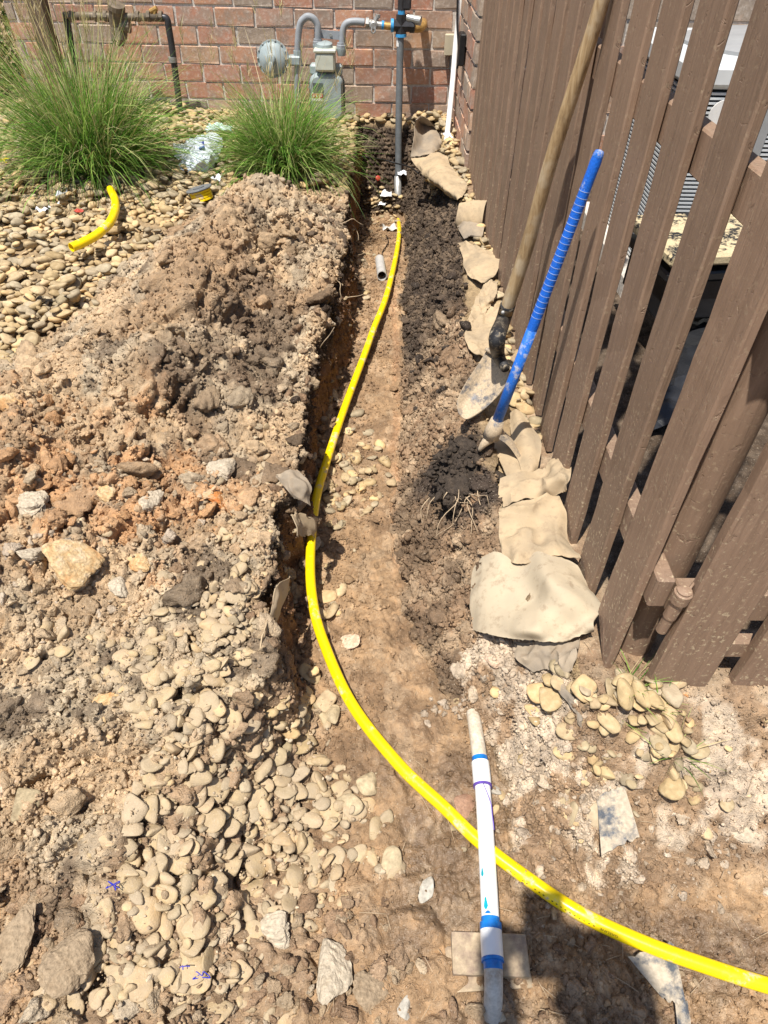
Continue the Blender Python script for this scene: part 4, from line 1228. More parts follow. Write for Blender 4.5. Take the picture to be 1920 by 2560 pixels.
def print_on_pipe(C, r, text, t0, t1, hh, side, parent, name, flip=False):
    """flat lettering wrapped on the flank of a pipe between arc lengths t0 and t1"""
    cu = bpy.data.curves.new('tmp', 'FONT'); cu.body = text; cu.size = 1; cu.resolution_u = 2
    ob = bpy.data.objects.new('tmp', cu); me = bpy.data.meshes.new_from_object(ob)
    V = np.array([v.co for v in me.vertices]); Fs = [tuple(p.vertices) for p in me.polygons]
    bpy.data.objects.remove(ob); bpy.data.curves.remove(cu); bpy.data.meshes.remove(me)
    if len(V) == 0: return
    x = (V[:, 0] - V[:, 0].min()) / (V[:, 0].max() - V[:, 0].min()); y = V[:, 1] - .35
    if flip: x = 1 - x; y = -y
    d = np.r_[0, np.cumsum(np.linalg.norm(np.diff(C, axis=0), axis=1))]
    s = t0 + (t1 - t0) * x
    P = np.stack([np.interp(s, d, C[:, k]) for k in range(3)], -1); T = np.stack([np.interp(s + .004, d, C[:, k]) - np.interp(s - .004, d, C[:, k]) for k in range(3)], -1)
    T /= np.linalg.norm(T, axis=1)[:, None]; B = np.cross(T, np.array((0, 0, 1.0))); B /= np.linalg.norm(B, axis=1)[:, None]; U = np.cross(B, T)
    a = side + y * hh / r
    W_ = P + (r + .0004) * (np.cos(a)[:, None] * B + np.sin(a)[:, None] * U)
    part(name, (W_, Fs), MAT['ink'], parent)


dY = np.r_[0, np.cumsum(np.linalg.norm(np.diff(YC_, axis=0), axis=1))]
arc = lambda u, v: dY[np.argmin([np.hypot(*(q - np.array((u, v)))) for q in [np.array((960 - F_PX * c[0] / c[2], 1280 + F_PX * c[1] / c[2])) for c in (YC_ - np.array((0, 0, CAM_H))) @ CAMROT]])]
# B points to the right of travel: the near-camera flank of the last stretch
print_on_pipe(YC_, YR, 'GASLINE', arc(1498, 2310), arc(1550, 2335), .0062, .62, ypipe, 'lettering', True)
for a0 in np.arange(arc(1280, 2170), arc(1488, 2300), .0085):
    print_on_pipe(YC_, YR, random.choice(['I', 'l', '-', '1', 'i']), a0, a0 + .003, .0026, .60, ypipe, 'print_mark', True)

# the cut-off on the gravel
spx = [(276, 474), (287, 498), (288, 525), (275, 556), (245, 585), (210, 605), (178, 619)]
sp = [site(u, v, z=.105 - .002 * i) for i, (u, v) in enumerate(spx)]
scrap = thing('pipe_offcut', 'short curved offcut of yellow gas pipe lying on the gravel bed', 'pipe offcut', sp[3])
SC = catmull(sp, 40)
part('pipe', tube(SC, .0175, 20, False, .003), MAT['yellow'], scrap, True, 50)
dS = np.linalg.norm(np.diff(SC, axis=0), axis=1).sum()
for a0 in np.arange(dS - .115, dS - .01, .0105): print_on_pipe(SC, .0175, random.choice(['I', '1', 'l', '-']), a0, a0 + .0045, .006, 1.15, scrap, 'print_mark')

# white PVC water line with primed couplings
MAT['pvc'] = m_plain('white_pvc', (.80, .80, .79), .3, 25, .04, .03, spec=.5)
MAT['pvc_dirty'] = m_dusty('soil_stained_pvc', (.62, .56, .46), (.50, .42, .31), .40, .62, 22, .5)
MAT['pvc_grey'] = m_dusty('grey_stained_pvc', (.50, .49, .45), (.36, .31, .25), .48, .66, 22, .5)
MAT['primer'] = m_plain('blue_pvc_primer', (.008, .16, .52), .3, 60, .3, .1, spec=.5)
MAT['primer_purple'] = m_plain('purple_primer_run', (.12, .07, .36), .35, 60, .3, .1)
MAT['teal'] = m_plain('teal_primer_spot', (.01, .33, .42), .35, 60, .25, .1)
pv = [site(u, v, z=-.205) for u, v in [(1184, 1775), (1190, 1830), (1201, 1910), (1209, 2000), (1217, 2130), (1223, 2240), (1229, 2360), (1234, 2440), (1238, 2510), (1241, 2545)]]
pv[0][2] -= .012; pv[-2][2] -= .03; pv[-1][2] -= .075
PV = catmull(pv, 80); pvc = thing('pvc_water_pipe', 'white PVC water pipe with two couplings crossing over the yellow pipe', 'water pipe', pv[4])
def pv_at(v):
    pr = (PV - np.array((0, 0, CAM_H))) @ CAMROT; vv = 1280 + F_PX * pr[:, 1] / pr[:, 2]
    return np.array([np.interp(v, vv, PV[:, k]) for k in range(3)])
PR = .0163
seg_ = lambda v0, v1, n=6: np.array([pv_at(v) for v in np.linspace(v0, v1, n)])
part('stained_end', tube(seg_(1776, 1897, 10), np.linspace(PR * .93, PR, 10), 22), MAT['pvc_dirty'], pvc, True, 50)
part('pipe', tube(seg_(1897, 2405, 14), PR, 22), MAT['pvc'], pvc, True, 50)
part('stained_end', tube(seg_(2405, 2540, 10), PR * .98, 22), MAT['pvc_grey'], pvc, True, 50)
for (v0, v1, dr) in ((1906, 1964, 1.17), (2318, 2402, 1.19)):
    cpl = part('coupling', tube(seg_(v0, v1, 5), [PR * dr * .985, PR * dr, PR * dr, PR * dr, PR * dr * .985], 24), MAT['pvc'], pvc, True, 50)
part('primer_band', tube(seg_(1893, 1909, 4), PR * 1.02, 22), MAT['primer'], pvc, True, 50)
part('primer_ring', tube(seg_(1962, 1968, 3), PR * 1.185, 22), MAT['primer_purple'], pvc, True, 50)
part('primer_band', tube(seg_(2294, 2312, 4), PR * 1.02, 22), MAT['primer'], pvc, True, 50)
part('primer_band', tube(seg_(2308, 2326, 4), PR * 1.205, 22), MAT['primer'], pvc, True, 50)
part('primer_band', tube(seg_(2397, 2405, 3), PR * 1.205, 22), MAT['primer'], pvc, True, 50)
part('primer_band', tube(seg_(2404, 2424, 4), PR * 1.015, 22), MAT['primer'], pvc, True, 50)
def on_pvc(v, ang, r=PR):
    p = pv_at(v); T = unit(pv_at(v + 8) - p); B = unit(np.cross(T, (0, 0, 1))); U = np.cross(B, T); return p + (r + .0002) * (math.cos(ang) * B + math.sin(ang) * U)
# ang 0 = left of travel towards the camera, pi/2 = top
part('primer_run', tube(catmull([on_pvc(v, a) for v, a in ((1968, 1.55), (1985, 1.85), (2000, 2.15), (2008, 2.3), (2020, 2.55), (2040, 2.6), (2058, 2.75), (2075, 3.0))], 30), np.linspace(.0009, .0013, 30), 6), MAT['primer_purple'], pvc, True)
def spot(v, ang, dv, da, mat, nm):
    c = on_pvc(v, ang, PR + .0004); pts = [on_pvc(v + dv * math.sin(q), ang + da * math.cos(q) * (1 + .3 * math.sin(3 * q)), PR + .0003) for q in np.linspace(0, 2 * math.pi, 15)[:-1]]
    part(nm, (np.vstack([[c], pts]), [(0, 1 + i, 1 + (i + 1) % 14) for i in range(14)]), mat, pvc, True)
spot(2187, .75, 11, .16, MAT['teal'], 'primer_spot'); spot(2265, 1.0, 16, .22, MAT['teal'], 'primer_spot'); spot(2287, 1.2, 4, .3, MAT['primer'], 'primer_spot'); spot(2340, .7, 9, .3, MAT['teal'], 'primer_spot')

# wooden blocks that carry it
MAT['raw_wood'] = m_dusty('weathered_raw_board', (.42, .33, .22), (.27, .20, .15), .45, .58, 14, .8)
def plank(cpx, z, size, yaw, label, seed):
    c = site(*cpx, z=z); ax = np.array([(math.cos(yaw), math.sin(yaw), 0), (-math.sin(yaw), math.cos(yaw), 0), (0, 0, 1.)])
    V, Fs = box(c, size, ax, .002); return single('wood_block', (V + np.random.default_rng(seed).normal(0, .0006, V.shape), Fs), MAT['raw_wood'], label, 'wood block', 'blocks under the water pipe')
plank((1224, 2388), FLOOR + .015, (.135, .066, .024), -.03, 'upper bare wood block right under the white water pipe', 1)
plank((1220, 2420), FLOOR + .0, (.146, .069, .018), .05, 'lower wood block, underneath the other block below the white pipe', 2)
# short grey tube and scraps on the trench floor
MAT['grey_tube'] = m_plain('grey_plastic', (.46, .45, .43), .5, 30, .15, .1)
g0, g1 = on(949, 648, .022), on(955, 690, .022)
single('grey_tube', tube([g0, g1], .024, 18, False, .003), MAT['grey_tube'], 'short grey plastic tube lying on the trench floor near the riser', 'tube', smooth=True, autosmooth=50)
MAT['paper'] = m_plain('white_paper', (.78, .79, .82), .8, 30, .06, .1)
MAT['film'] = m_plain('clear_film', (.55, .54, .52), .25, 30, .15, .2, spec=.5)
MAT['bag'] = m_plain('pale_blue_film', (.60, .66, .74), .3, 30, .12, .2, spec=.5)
MAT['bag_green'] = m_plain('pale_green_film', (.50, .66, .60), .35, 30, .12, .2, spec=.5)
MAT['navy'] = m_plain('navy_print', (.03, .06, .28), .4, 30, .1, 0)


def scrap_sheet(name, px, z, size, mat, label, cat, seed, crump=.012, group=None):
    r = np.random.default_rng(seed); c = (on(*px, z) if z < .03 else site(*px, z=z)); yaw = r.uniform(0, 6.28)
    net = []
    for i in range(4):
        net.append([c + np.array(((math.cos(yaw) * (i - 1.5) - math.sin(yaw) * (j - 1.5)) * size / 3, (math.sin(yaw) * (i - 1.5) + math.cos(yaw) * (j - 1.5)) * size / 3 * .8, abs(r.normal(0, crump)))) + r.normal(0, size * .06, 3) * (1, 1, 0) for j in range(4)])
    return single(name, sheet(net, 12, 12, .0008, crump * .5, 40, seed), mat, label, cat, group, False)


scrap_sheet('paper_scrap', (966, 487), .012, .075, MAT['paper'], 'crumpled white paper scrap left of the riser foot in the trench', 'paper', 1, .014)
scrap_sheet('paper_scrap', (1004, 437), .012, .06, MAT['paper'], 'white paper scrap caught behind the riser pipe', 'paper', 2, .014)
scrap_sheet('plastic_scrap', (973, 573), .012, .085, MAT['film'], 'clear plastic scrap beside the start of the yellow pipe', 'plastic scrap', 3, .012)
scrap_sheet('paper_scrap', (955, 512), .012, .05, MAT['paper'], 'thin pale paper strip on the pebbles in the trench', 'paper', 4, .008)
single('bottle_cap', lathe(on(944, 446, .012), unit((.3, -.8, .5)), [(0, .016), (.012, .016), (.015, .012)], 16), MAT['red'], 'small red cap lying at the far end of the trench', 'cap', smooth=True, autosmooth=40)
w0 = [on(966, 588, .012), on(971, 603, .008), on(966, 615, .008), on(957, 628, .008), on(955, 640, .012)]
single('black_wire', tube(catmull(w0, 30), .0028, 6), MAT['black'], 'short black wire on the trench floor above the grey tube', 'wire', smooth=True)
w1 = [site(905, 392, z=-.02), site(950, 398, z=-.06), site(990, 408, z=-.08), site(1025, 418, z=-.06), site(1045, 432, z=-.03)]
single('black_hose', tube(catmull(w1, 30), .0045, 6), MAT['black'], 'thin black drip hose crossing the trench behind the riser', 'hose', smooth=True)
# litter on the gravel
bagc = lambda u, v, z: site(u, v, z=z)
net = [[bagc(434, 372, .05), bagc(468, 352, .10), bagc(500, 338, .13), bagc(545, 340, .10)], [bagc(438, 390, .04), bagc(472, 375, .10), bagc(505, 368, .14), bagc(555, 372, .08)], [bagc(450, 412, .04), bagc(480, 405, .11), bagc(512, 400, .12), bagc(545, 402, .06)], [bagc(447, 420, .03), bagc(475, 434, .05), bagc(500, 436, .04), bagc(530, 415, .04)]]
pb = thing('plastic_bag', 'crumpled pale blue plastic bag with a navy print between the grass clumps', 'plastic bag', site(490, 420, z=.03))
part('film', sheet(net, 40, 40, .0012, .035, 22, 5), MAT['bag'], pb, False)
part('print', sheet([[bagc(496, 358, .150), bagc(510, 352, .155)], [bagc(497, 372, .150), bagc(511, 368, .155)]], 4, 4, .001), MAT['navy'], pb)
net = [[bagc(500, 318, .03), bagc(530, 306, .08), bagc(565, 308, .06), bagc(585, 318, .03)], [bagc(500, 330, .03), bagc(530, 322, .10), bagc(570, 324, .08), bagc(590, 330, .03)], [bagc(510, 340, .02), bagc(535, 338, .05), bagc(575, 338, .04), bagc(595, 338, .02)]]
single('plastic_bag', sheet(net, 30, 30, .0012, .03, 24, 9), MAT['bag_green'], 'pale green plastic bag half hidden behind the right grass clump', 'plastic bag')
MAT['spool_grey'] = m_plain('grey_spool', (.16, .17, .18), .4, 30, .2, .1)
sc_ = on(498, 474, .045); sa = unit((-.25, .10, 1))
tr = thing('tape_spool', 'grey spool of yellow tape half buried at the back of the spoil heap', 'spool', sc_ - (0, 0, .05))
part('flange', lathe(sc_, sa, [(0, .062), (.004, .064), (.008, .062)], 28), MAT['spool_grey'], tr, True, 40)
part('hub', lathe(sc_, sa, [(.006, .028), (.012, .028), (.012, .02)], 20), MAT['spool_grey'], tr, True, 40)
for k in range(4): part('tape_turn', lathe(sc_ - sa * (.012 + .012 * k), sa, [(0, .05), (.002, .053), (.009, .053), (.011, .05)], 24), MAT['yellow'], tr, True, 40)
for i, (u, v, s_, lab) in enumerate([(157, 493, .05, 'white foil scrap under the left grass clump, nearest the yellow offcut'), (130, 520, .06, 'white foil scrap on gravel left of the red chip'), (108, 535, .05, 'white foil scrap furthest left on the gravel bed'), (545, 452, .05, 'white scrap lying on the crest behind the grey spool'), (1120, 342, .05, 'silvery foil scrap in the gravel behind the white conduit foot')]):
    scrap_sheet('foil_scrap', (u, v), .05, s_, MAT['paper'], lab, 'foil', 20 + i, .013)
scrap_sheet('red_chip', (196, 528), .06, .035, MAT['red'], 'small red plastic chip on the gravel bed', 'plastic chip', 31, .008)
scrap_sheet('yellow_scrap', (12, 405), .07, .05, MAT['yellow'], 'bit of yellow plastic at the left edge under the grass', 'plastic scrap', 32, .012)

# ---------------------------------------------------------------- landscape fabric torn back along both sides of the trench
def m_fabric(name, col, dust):
    t = NT(name); p = t.coord('Position'); n = t.noise(p, 8, 5, .65); n2 = t.noise(p, 420, 2); n3 = t.noise(p, 40, 5, .7)
    c = t.mix(t.lin(n, .36, .58), col, dust); c = t.mix(t.lin(n3, .54, .70, 0, .7), c, (.27, .20, .135))
    return t.done(c, .95, t.bump(t.math('ADD', t.math('MULTIPLY', n2, .35), n3), .22, .003), spec=.1)


MAT['fabric'] = m_fabric('dusty_geotextile', (.33, .26, .175), (.45, .345, .22))
MAT['fabric_pale'] = m_fabric('pale_geotextile', (.41, .345, .25), (.47, .39, .275))
MAT['fabric_grey'] = m_fabric('grey_geotextile', (.23, .195, .155), (.34, .275, .20))


def lvl(u, v, z):
    p = site(u, v, z=z if z > 0 else z * .5)
    for _ in range(12):
        g = float(gz(p[0], p[1]))
        if p[2] >= g + .024: break
        p = site(u, v, z=p[2] + .012)
    return p


def cloth(net, mat, label, wr=.012, ws=16, nu=46, nv=46, seed=0, fray=.0007):
    P = [[np.array(q) for q in row] for row in net]
    return single('landscape_fabric', sheet(P, nu, nv, .0025, wr * 1.35, ws, seed, fray), MAT[mat], label, 'fabric', 'torn landscape fabric', True, 32)


L_ = lvl
cloth([[L_(1026, 392, -.02), L_(1050, 390, .0), L_(1078, 384, .01), L_(1104, 368, .0)], [L_(1034, 352, .06), L_(1058, 352, .03), L_(1082, 350, .04), L_(1104, 352, .03)], [L_(1037, 318, .10), L_(1052, 308, .09), L_(1072, 312, .08), L_(1092, 328, .05)], [L_(1040, 300, .14), L_(1052, 291, .15), L_(1068, 297, .13), L_(1084, 316, .08)], [L_(1036, 312, .10), L_(1043, 306, .10), L_(1050, 306, .10), L_(1058, 312, .08)]], 'fabric_grey', 'grey fabric flap curled upright against the wall right of the riser', .006, 20, seed=1)
cloth([[L_(1028, 398, -.02), L_(1060, 393, .02), L_(1090, 384, .03), L_(1116, 392, .02)], [L_(1042, 420, -.03), L_(1076, 424, .03), L_(1110, 420, .04), L_(1144, 440, .02)], [L_(1064, 448, -.05), L_(1095, 462, .02), L_(1130, 462, .04), L_(1166, 460, .02)], [L_(1108, 482, -.08), L_(1132, 498, -.02), L_(1150, 498, .02), L_(1164, 478, .02)]], 'fabric', 'dusty tan fabric sheet on the bank at the foot of the conduit', .012, 14, seed=2)
A_, B_ = lvl(1146, 540, .02), lvl(1212, 542, .03); ax_ = unit(B_ - A_); sd_, up_, _d = ax_, np.array((0, 0, 1.)), None; bk_ = unit(np.cross(up_, ax_))
rows_ = []
for q in np.linspace(-2.9, 2.0, 9):
    r_ = .052 + .006 * math.sin(q * 2); rows_.append([A_ + bk_ * r_ * 1.0 * math.sin(q) + up_ * r_ * math.cos(q) * .9, (A_ + B_) / 2 + bk_ * r_ * 1.1 * math.sin(q) + up_ * r_ * 1.1 * math.cos(q), B_ + bk_ * r_ * 1.25 * math.sin(q) + up_ * r_ * 1.35 * math.cos(q)])
cloth(rows_, 'fabric', 'rolled fabric tube open toward the fence, beyond the shovel', .008, 18, seed=3)
cloth([[L_(1140, 560, -.02), L_(1175, 555, .0), L_(1212, 560, .0)], [L_(1150, 580, -.05), L_(1180, 588, -.01), L_(1205, 590, .0)], [L_(1160, 598, -.08), L_(1176, 590, -.03), L_(1196, 582, .0)]], 'fabric_grey', 'flat grey fabric corner lying under the rolled fabric tube', .008, 18, 20, 20, seed=31)
cloth([[L_(1143, 607, -.04), L_(1170, 603, .01), L_(1212, 622, .03), L_(1254, 632, .03)], [L_(1156, 640, -.05), L_(1190, 646, .02), L_(1225, 652, .05), L_(1252, 655, .04)], [L_(1164, 672, -.06), L_(1186, 682, .0), L_(1210, 690, .04), L_(1240, 680, .05)], [L_(1168, 688, -.06), L_(1188, 700, -.01), L_(1206, 712, .03), L_(1224, 700, .05)]], 'fabric', 'dusty fabric flap with a lifted edge, between the tube and the shovel socket', .008, 18, seed=4)
cloth([[L_(1190, 742, -.03), L_(1212, 712, .04), L_(1246, 700, .04)], [L_(1180, 765, -.04), L_(1206, 752, .04), L_(1240, 735, .06)], [L_(1174, 790, -.05), L_(1198, 782, .01), L_(1228, 762, .03)], [L_(1170, 806, -.06), L_(1190, 802, -.01), L_(1214, 780, .02)]], 'fabric', 'bunched fabric fold left of the shovel handle end', .016, 22, seed=5)
cloth([[L_(1226, 765, .02), L_(1248, 772, .04), L_(1262, 792, .03)], [L_(1172, 815, -.03), L_(1208, 818, .03), L_(1248, 815, .04)], [L_(1162, 846, -.06), L_(1192, 856, .0), L_(1238, 850, .03)], [L_(1172, 872, -.08), L_(1196, 888, -.02), L_(1240, 886, .01)]], 'fabric', 'fabric sheet tucked behind the shovel blade shoulder', .014, 18, seed=6)
cloth([[L_(1273, 1030, .03), L_(1288, 1020, .05), L_(1303, 1028, .05)], [L_(1277, 1070, .02), L_(1300, 1064, .06), L_(1330, 1070, .05)], [L_(1285, 1120, .01), L_(1318, 1116, .06), L_(1352, 1108, .05)], [L_(1301, 1165, .0), L_(1326, 1168, .05), L_(1349, 1150, .05)], [L_(1308, 1194, -.01), L_(1320, 1197, .02), L_(1335, 1190, .03)]], 'fabric', 'long tongue of tan fabric beside the fence just past the mattock head', .005, 16, seed=7)
cloth([[L_(1226, 1106, -.03), L_(1250, 1092, .01), L_(1280, 1092, .02)], [L_(1244, 1140, -.04), L_(1270, 1134, .02), L_(1294, 1138, .02)], [L_(1260, 1172, -.05), L_(1282, 1176, .01), L_(1304, 1176, .01)], [L_(1268, 1188, -.05), L_(1286, 1196, -.01), L_(1306, 1194, .0)]], 'fabric', 'smaller fabric tongue right of the dark root clod', .005, 16, seed=8)
cloth([[L_(1250, 1200, -.06), L_(1300, 1190, .0), L_(1358, 1184, .02), L_(1386, 1152, .05), L_(1426, 1150, .07)], [L_(1246, 1232, -.07), L_(1300, 1222, .02), L_(1350, 1214, .06), L_(1396, 1192, .10), L_(1428, 1180, .10)], [L_(1250, 1264, -.09), L_(1300, 1256, -.02), L_(1345, 1246, .0), L_(1390, 1236, .05), L_(1418, 1226, .08)]], 'fabric', 'twisted fabric strip with a muddy raised fold against the fence', .024, 12, 36, 44, seed=10)
cloth([[L_(1250, 1276, -.10), L_(1300, 1262, -.03), L_(1340, 1256, -.01), L_(1392, 1250, .03), L_(1412, 1264, .04)], [L_(1248, 1320, -.12), L_(1295, 1310, -.02), L_(1340, 1300, -.02), L_(1392, 1304, .05), L_(1426, 1326, .03)], [L_(1250, 1370, -.14), L_(1290, 1364, -.03), L_(1340, 1350, -.02), L_(1392, 1350, .05), L_(1438, 1376, .03)], [L_(1258, 1396, -.16), L_(1300, 1412, -.06), L_(1345, 1402, -.02), L_(1400, 1392, .02), L_(1450, 1404, .02)]], 'fabric', 'creased fabric sheet between the twisted strip and the large pale flap', .030, 10, 40, 44, seed=11)
cloth([[L_(1210, 1394, -.12), L_(1245, 1382, -.05), L_(1298, 1408, -.04), L_(1351, 1372, .02), L_(1428, 1408, .03)], [L_(1180, 1425, -.15), L_(1240, 1440, -.03), L_(1308, 1452, -.02), L_(1372, 1438, .075), L_(1470, 1466, .03)], [L_(1175, 1490, -.17), L_(1245, 1500, -.04), L_(1330, 1512, .02), L_(1412, 1502, .07), L_(1496, 1527, .03)], [L_(1182, 1545, -.19), L_(1250, 1560, -.05), L_(1330, 1572, .035), L_(1420, 1566, .03), L_(1486, 1560, .05)], [L_(1187, 1577, -.20), L_(1250, 1592, -.07), L_(1330, 1602, .0), L_(1413, 1602, .03), L_(1480, 1574, .03)]], 'fabric_pale', 'large pale smooth flap of fabric folded over the bank beside the last picket', .016, 5, 64, 64, seed=12)
cloth([[L_(1296, 1606, -.10), L_(1350, 1604, -.06), L_(1400, 1606, -.02), L_(1450, 1598, .0)], [L_(1288, 1640, -.14), L_(1345, 1636, -.06), L_(1390, 1640, -.03), L_(1440, 1640, -.01)], [L_(1328, 1682, -.14), L_(1365, 1672, -.06), L_(1396, 1692, -.04), L_(1424, 1672, -.02)]], 'fabric_grey', 'muddy grey-brown fabric folds under the large pale flap', .016, 18, seed=13)
cloth([[L_(1380, 1700, -.06), L_(1400, 1705, -.05), L_(1425, 1735, -.05)], [L_(1405, 1740, -.08), L_(1425, 1745, -.06), L_(1445, 1760, -.06)], [L_(1440, 1790, -.10), L_(1455, 1800, -.09), L_(1465, 1815, -.09)]], 'fabric_grey', 'narrow dirty fabric strip among the stones before the gate', .012, 20, 18, 14, seed=14)
cloth([[L_(692, 1192, .09), L_(716, 1180, .11), L_(742, 1178, .10)], [L_(718, 1226, .09), L_(742, 1214, .10), L_(770, 1218, .08)], [L_(736, 1246, .07), L_(754, 1250, .06), L_(770, 1262, .04)]], 'fabric_grey', 'stiff dusty fabric tongue hanging over the trench edge at the pipe', .018, 24, 24, 24, seed=15)
cloth([[L_(734, 1276, .06), L_(758, 1280, .04), L_(788, 1296, -.1)], [L_(742, 1310, .05), L_(762, 1314, .02), L_(786, 1320, -.14)], [L_(752, 1340, .02), L_(766, 1338, -.03), L_(778, 1334, -.16)]], 'fabric', 'ragged fabric scrap draped onto the yellow pipe at mid trench', .018, 22, 18, 18, seed=16, fray=.004)
cloth([[L_(724, 1440, -.1), L_(718, 1490, -.12), L_(704, 1540, -.12), L_(676, 1610, -.1)], [L_(708, 1455, .0), L_(700, 1500, .0), L_(684, 1550, .0), L_(660, 1620, .0)], [L_(690, 1470, .02), L_(680, 1515, .02), L_(664, 1570, .02), L_(646, 1630, .0)]], 'fabric', 'strip of buried fabric exposed along the left lip of the trench', .008, 16, 18, 26, seed=17)

# ---------------------------------------------------------------- single rocks and clods that stand out
def m_rock(name, a, b, c=None, scale=28):
    t = NT(name); p = t.coord('Position'); n = t.noise(p, scale, 6, .7, dist=.6); n2 = t.noise(p, scale * 6, 4)
    col = t.ramp(n, [(.30, a), (.5, b), (.70, c or a)]); col = t.mix(1, col, t.ramp(n2, [(.3, (.72, .72, .72)), (.7, (1.2, 1.2, 1.2))]), 'MULTIPLY')
    bb = t.bump(n, .6, .008); bb = t.bump(n2, .7, .003, bb)
    return t.done(col, .92, bb, spec=.15)


MAT['rk_orange'] = m_rock('orange_clay_rock', (.44, .22, .085), (.54, .38, .20), (.60, .48, .33))
MAT['rk_red'] = m_rock('red_rock', (.48, .13, .035), (.52, .24, .08), (.62, .50, .38), 45)
MAT['rk_pale'] = m_rock('pale_clod', (.40, .33, .24), (.48, .41, .31), (.42, .34, .24))
MAT['rk_brown'] = m_rock('brown_clod', (.24, .17, .105), (.33, .25, .165), (.28, .21, .14))
MAT['rk_flint'] = m_rock('flint', (.28, .22, .13), (.36, .29, .18), (.24, .18, .11), 20)
MAT['rk_grey'] = m_rock('grey_stone', (.36, .33, .28), (.42, .39, .33), (.48, .44, .38), 20)
MAT['rk_pink'] = m_rock('pink_quartz', (.55, .40, .30), (.62, .47, .34), (.50, .30, .19), 30)
MAT['rk_tan'] = m_rock('tan_stone', (.40, .32, .20), (.46, .37, .235), (.36, .29, .19), 16)
MAT['rk_sand'] = m_rock('red_sandstone', (.33, .19, .125), (.38, .235, .16), (.30, .15, .09), 22)
MAT['rk_dark'] = m_rock('dark_root_soil', (.030, .024, .02), (.055, .043, .034), (.09, .068, .05), 60)


def rock(name, u, v, w, h, mat, label, cat, seed, rough=0.0, flat=.62, sink=.25, yaw=None):
    p = hit(u, v)[0]; d = (CAMROT.T @ (p - np.array((0, 0, CAM_H))))[2] * -1
    a = w * d / F_PX / 2; b = h * d / F_PX / 2
    V, Fc = lump(4, seed, rough) if rough else pebble(3, seed)
    V = V / np.abs(V).max(0)
    r = np.random.default_rng(seed)
    V = V * (a, b * 1.08, flat * min(a, b))
    if yaw: V = V @ rotm(yaw, 0, 0).T
    V = V @ rotm(0, .3, r.uniform(0, 6.28)).T
    c = p + np.array((0, 0, flat * min(a, b) * (1 - 2 * sink)))
    return single(name, (V + c, [tuple(f) for f in Fc]), MAT[mat], label, cat, None, rough < .2)


rock('boulder', 197, 1415, 138, 160, 'rk_orange', 'large rough orange-tan boulder standing on the spoil, the biggest at left', 'rock', 11, .30, .8)
rock('red_rock', 535, 1245, 56, 96, 'rk_red', 'bright red-orange rock with white streaks on the spoil heap', 'rock', 12, .35, .6, yaw=.4)
rock('flat_rock', 283, 1752, 108, 66, 'rk_orange', 'flat pale orange rock low on the spoil below the boulder', 'rock', 13, .25, .6)
rock('flint_rock', 62, 2008, 104, 88, 'rk_flint', 'smooth olive-brown flint at the left edge of the picture', 'rock', 14, .0, .6)
rock('pink_rock', 18, 1962, 80, 74, 'rk_pink', 'pinkish rock cut by the left edge, behind the flint', 'rock', 15, .2, .6)
rock('soil_clod', 208, 2388, 150, 196, 'rk_brown', 'big brown angular clod in the lower left corner', 'clod', 16, .38, .7, .15)
rock('soil_clod', 55, 2340, 88, 150, 'rk_brown', 'crumbly brown clod left of the big angular clod', 'clod', 17, .5, .7)
rock('soil_clod', 565, 1178, 92, 76, 'rk_pale', 'pale dry clod with pink tint above the red rock', 'clod', 18, .4, .75)
rock('soil_clod', 385, 1268, 66, 80, 'rk_pale', 'pale grey clod beside the small orange lumps on the heap', 'clod', 19, .45, .8)
rock('soil_clod', 92, 1395, 74, 66, 'rk_pale', 'grey-white clod left of the orange boulder', 'clod', 20, .5, .8)
rock('soil_clod', 80, 1280, 130, 90, 'rk_pale', 'large grey crumbly clod up-slope of the boulder at left', 'clod', 21, .5, .8)
rock('soil_clod', 300, 1475, 78, 72, 'rk_pale', 'grey clod just right of the orange boulder base', 'clod', 22, .35, .7)
rock('soil_clod', 325, 1240, 60, 52, 'rk_brown', 'dark brown clod behind the pale grey clod', 'clod', 23, .5, .8)
rock('orange_lump', 20, 1020, 70, 64, 'rk_orange', 'rusty orange clay lump at the left edge of the heap', 'clod', 24, .5, .7)
rock('orange_lump', 268, 1240, 60, 52, 'rk_orange', 'orange clay lump left of the pale grey clod', 'clod', 25, .5, .7)
rock('orange_lump', 352, 1420, 70, 60, 'rk_orange', 'reddish orange clay lump right of the boulder', 'clod', 26, .5, .7)
rock('soil_clod', 825, 2440, 120, 140, 'rk_pale', 'tall pale clod at the bottom edge left of the water pipe', 'clod', 27, .35, .7)
rock('soil_clod', 680, 2330, 90, 80, 'rk_pale', 'grey-tan clod on the near stones, lower middle', 'clod', 28, .45, .7)
rock('soil_clod', 920, 2480, 110, 90, 'rk_brown', 'broad brown clod at the bottom edge in the shade', 'clod', 29, .45, .6)
rock('soil_clod', 540, 2230, 80, 70, 'rk_brown', 'brown clod among the river stones of the near bank', 'clod', 30, .5, .7)
rock('round_stone', 985, 2158, 66, 70, 'rk_tan', 'round flat stone lying alone on the wet trench mud', 'stone', 41, 0, .4)
rock('wedge_stone', 1066, 2229, 46, 62, 'rk_grey', 'small grey triangular stone on the mud left of the water pipe', 'stone', 42, .12, .4)
rock('oval_stone', 872, 2016, 78, 58, 'rk_tan', 'large oval grey-tan stone at the edge of the stone spill', 'stone', 43, 0, .45)
rock('oval_stone', 922, 1960, 64, 56, 'rk_tan', 'egg-shaped tan stone next to the yellow pipe', 'stone', 44, 0, .45)
rock('angular_stone', 828, 1795, 44, 66, 'rk_tan', 'angular tan stone against the foot of the cut, left of the pipe', 'stone', 45, .12, .6)
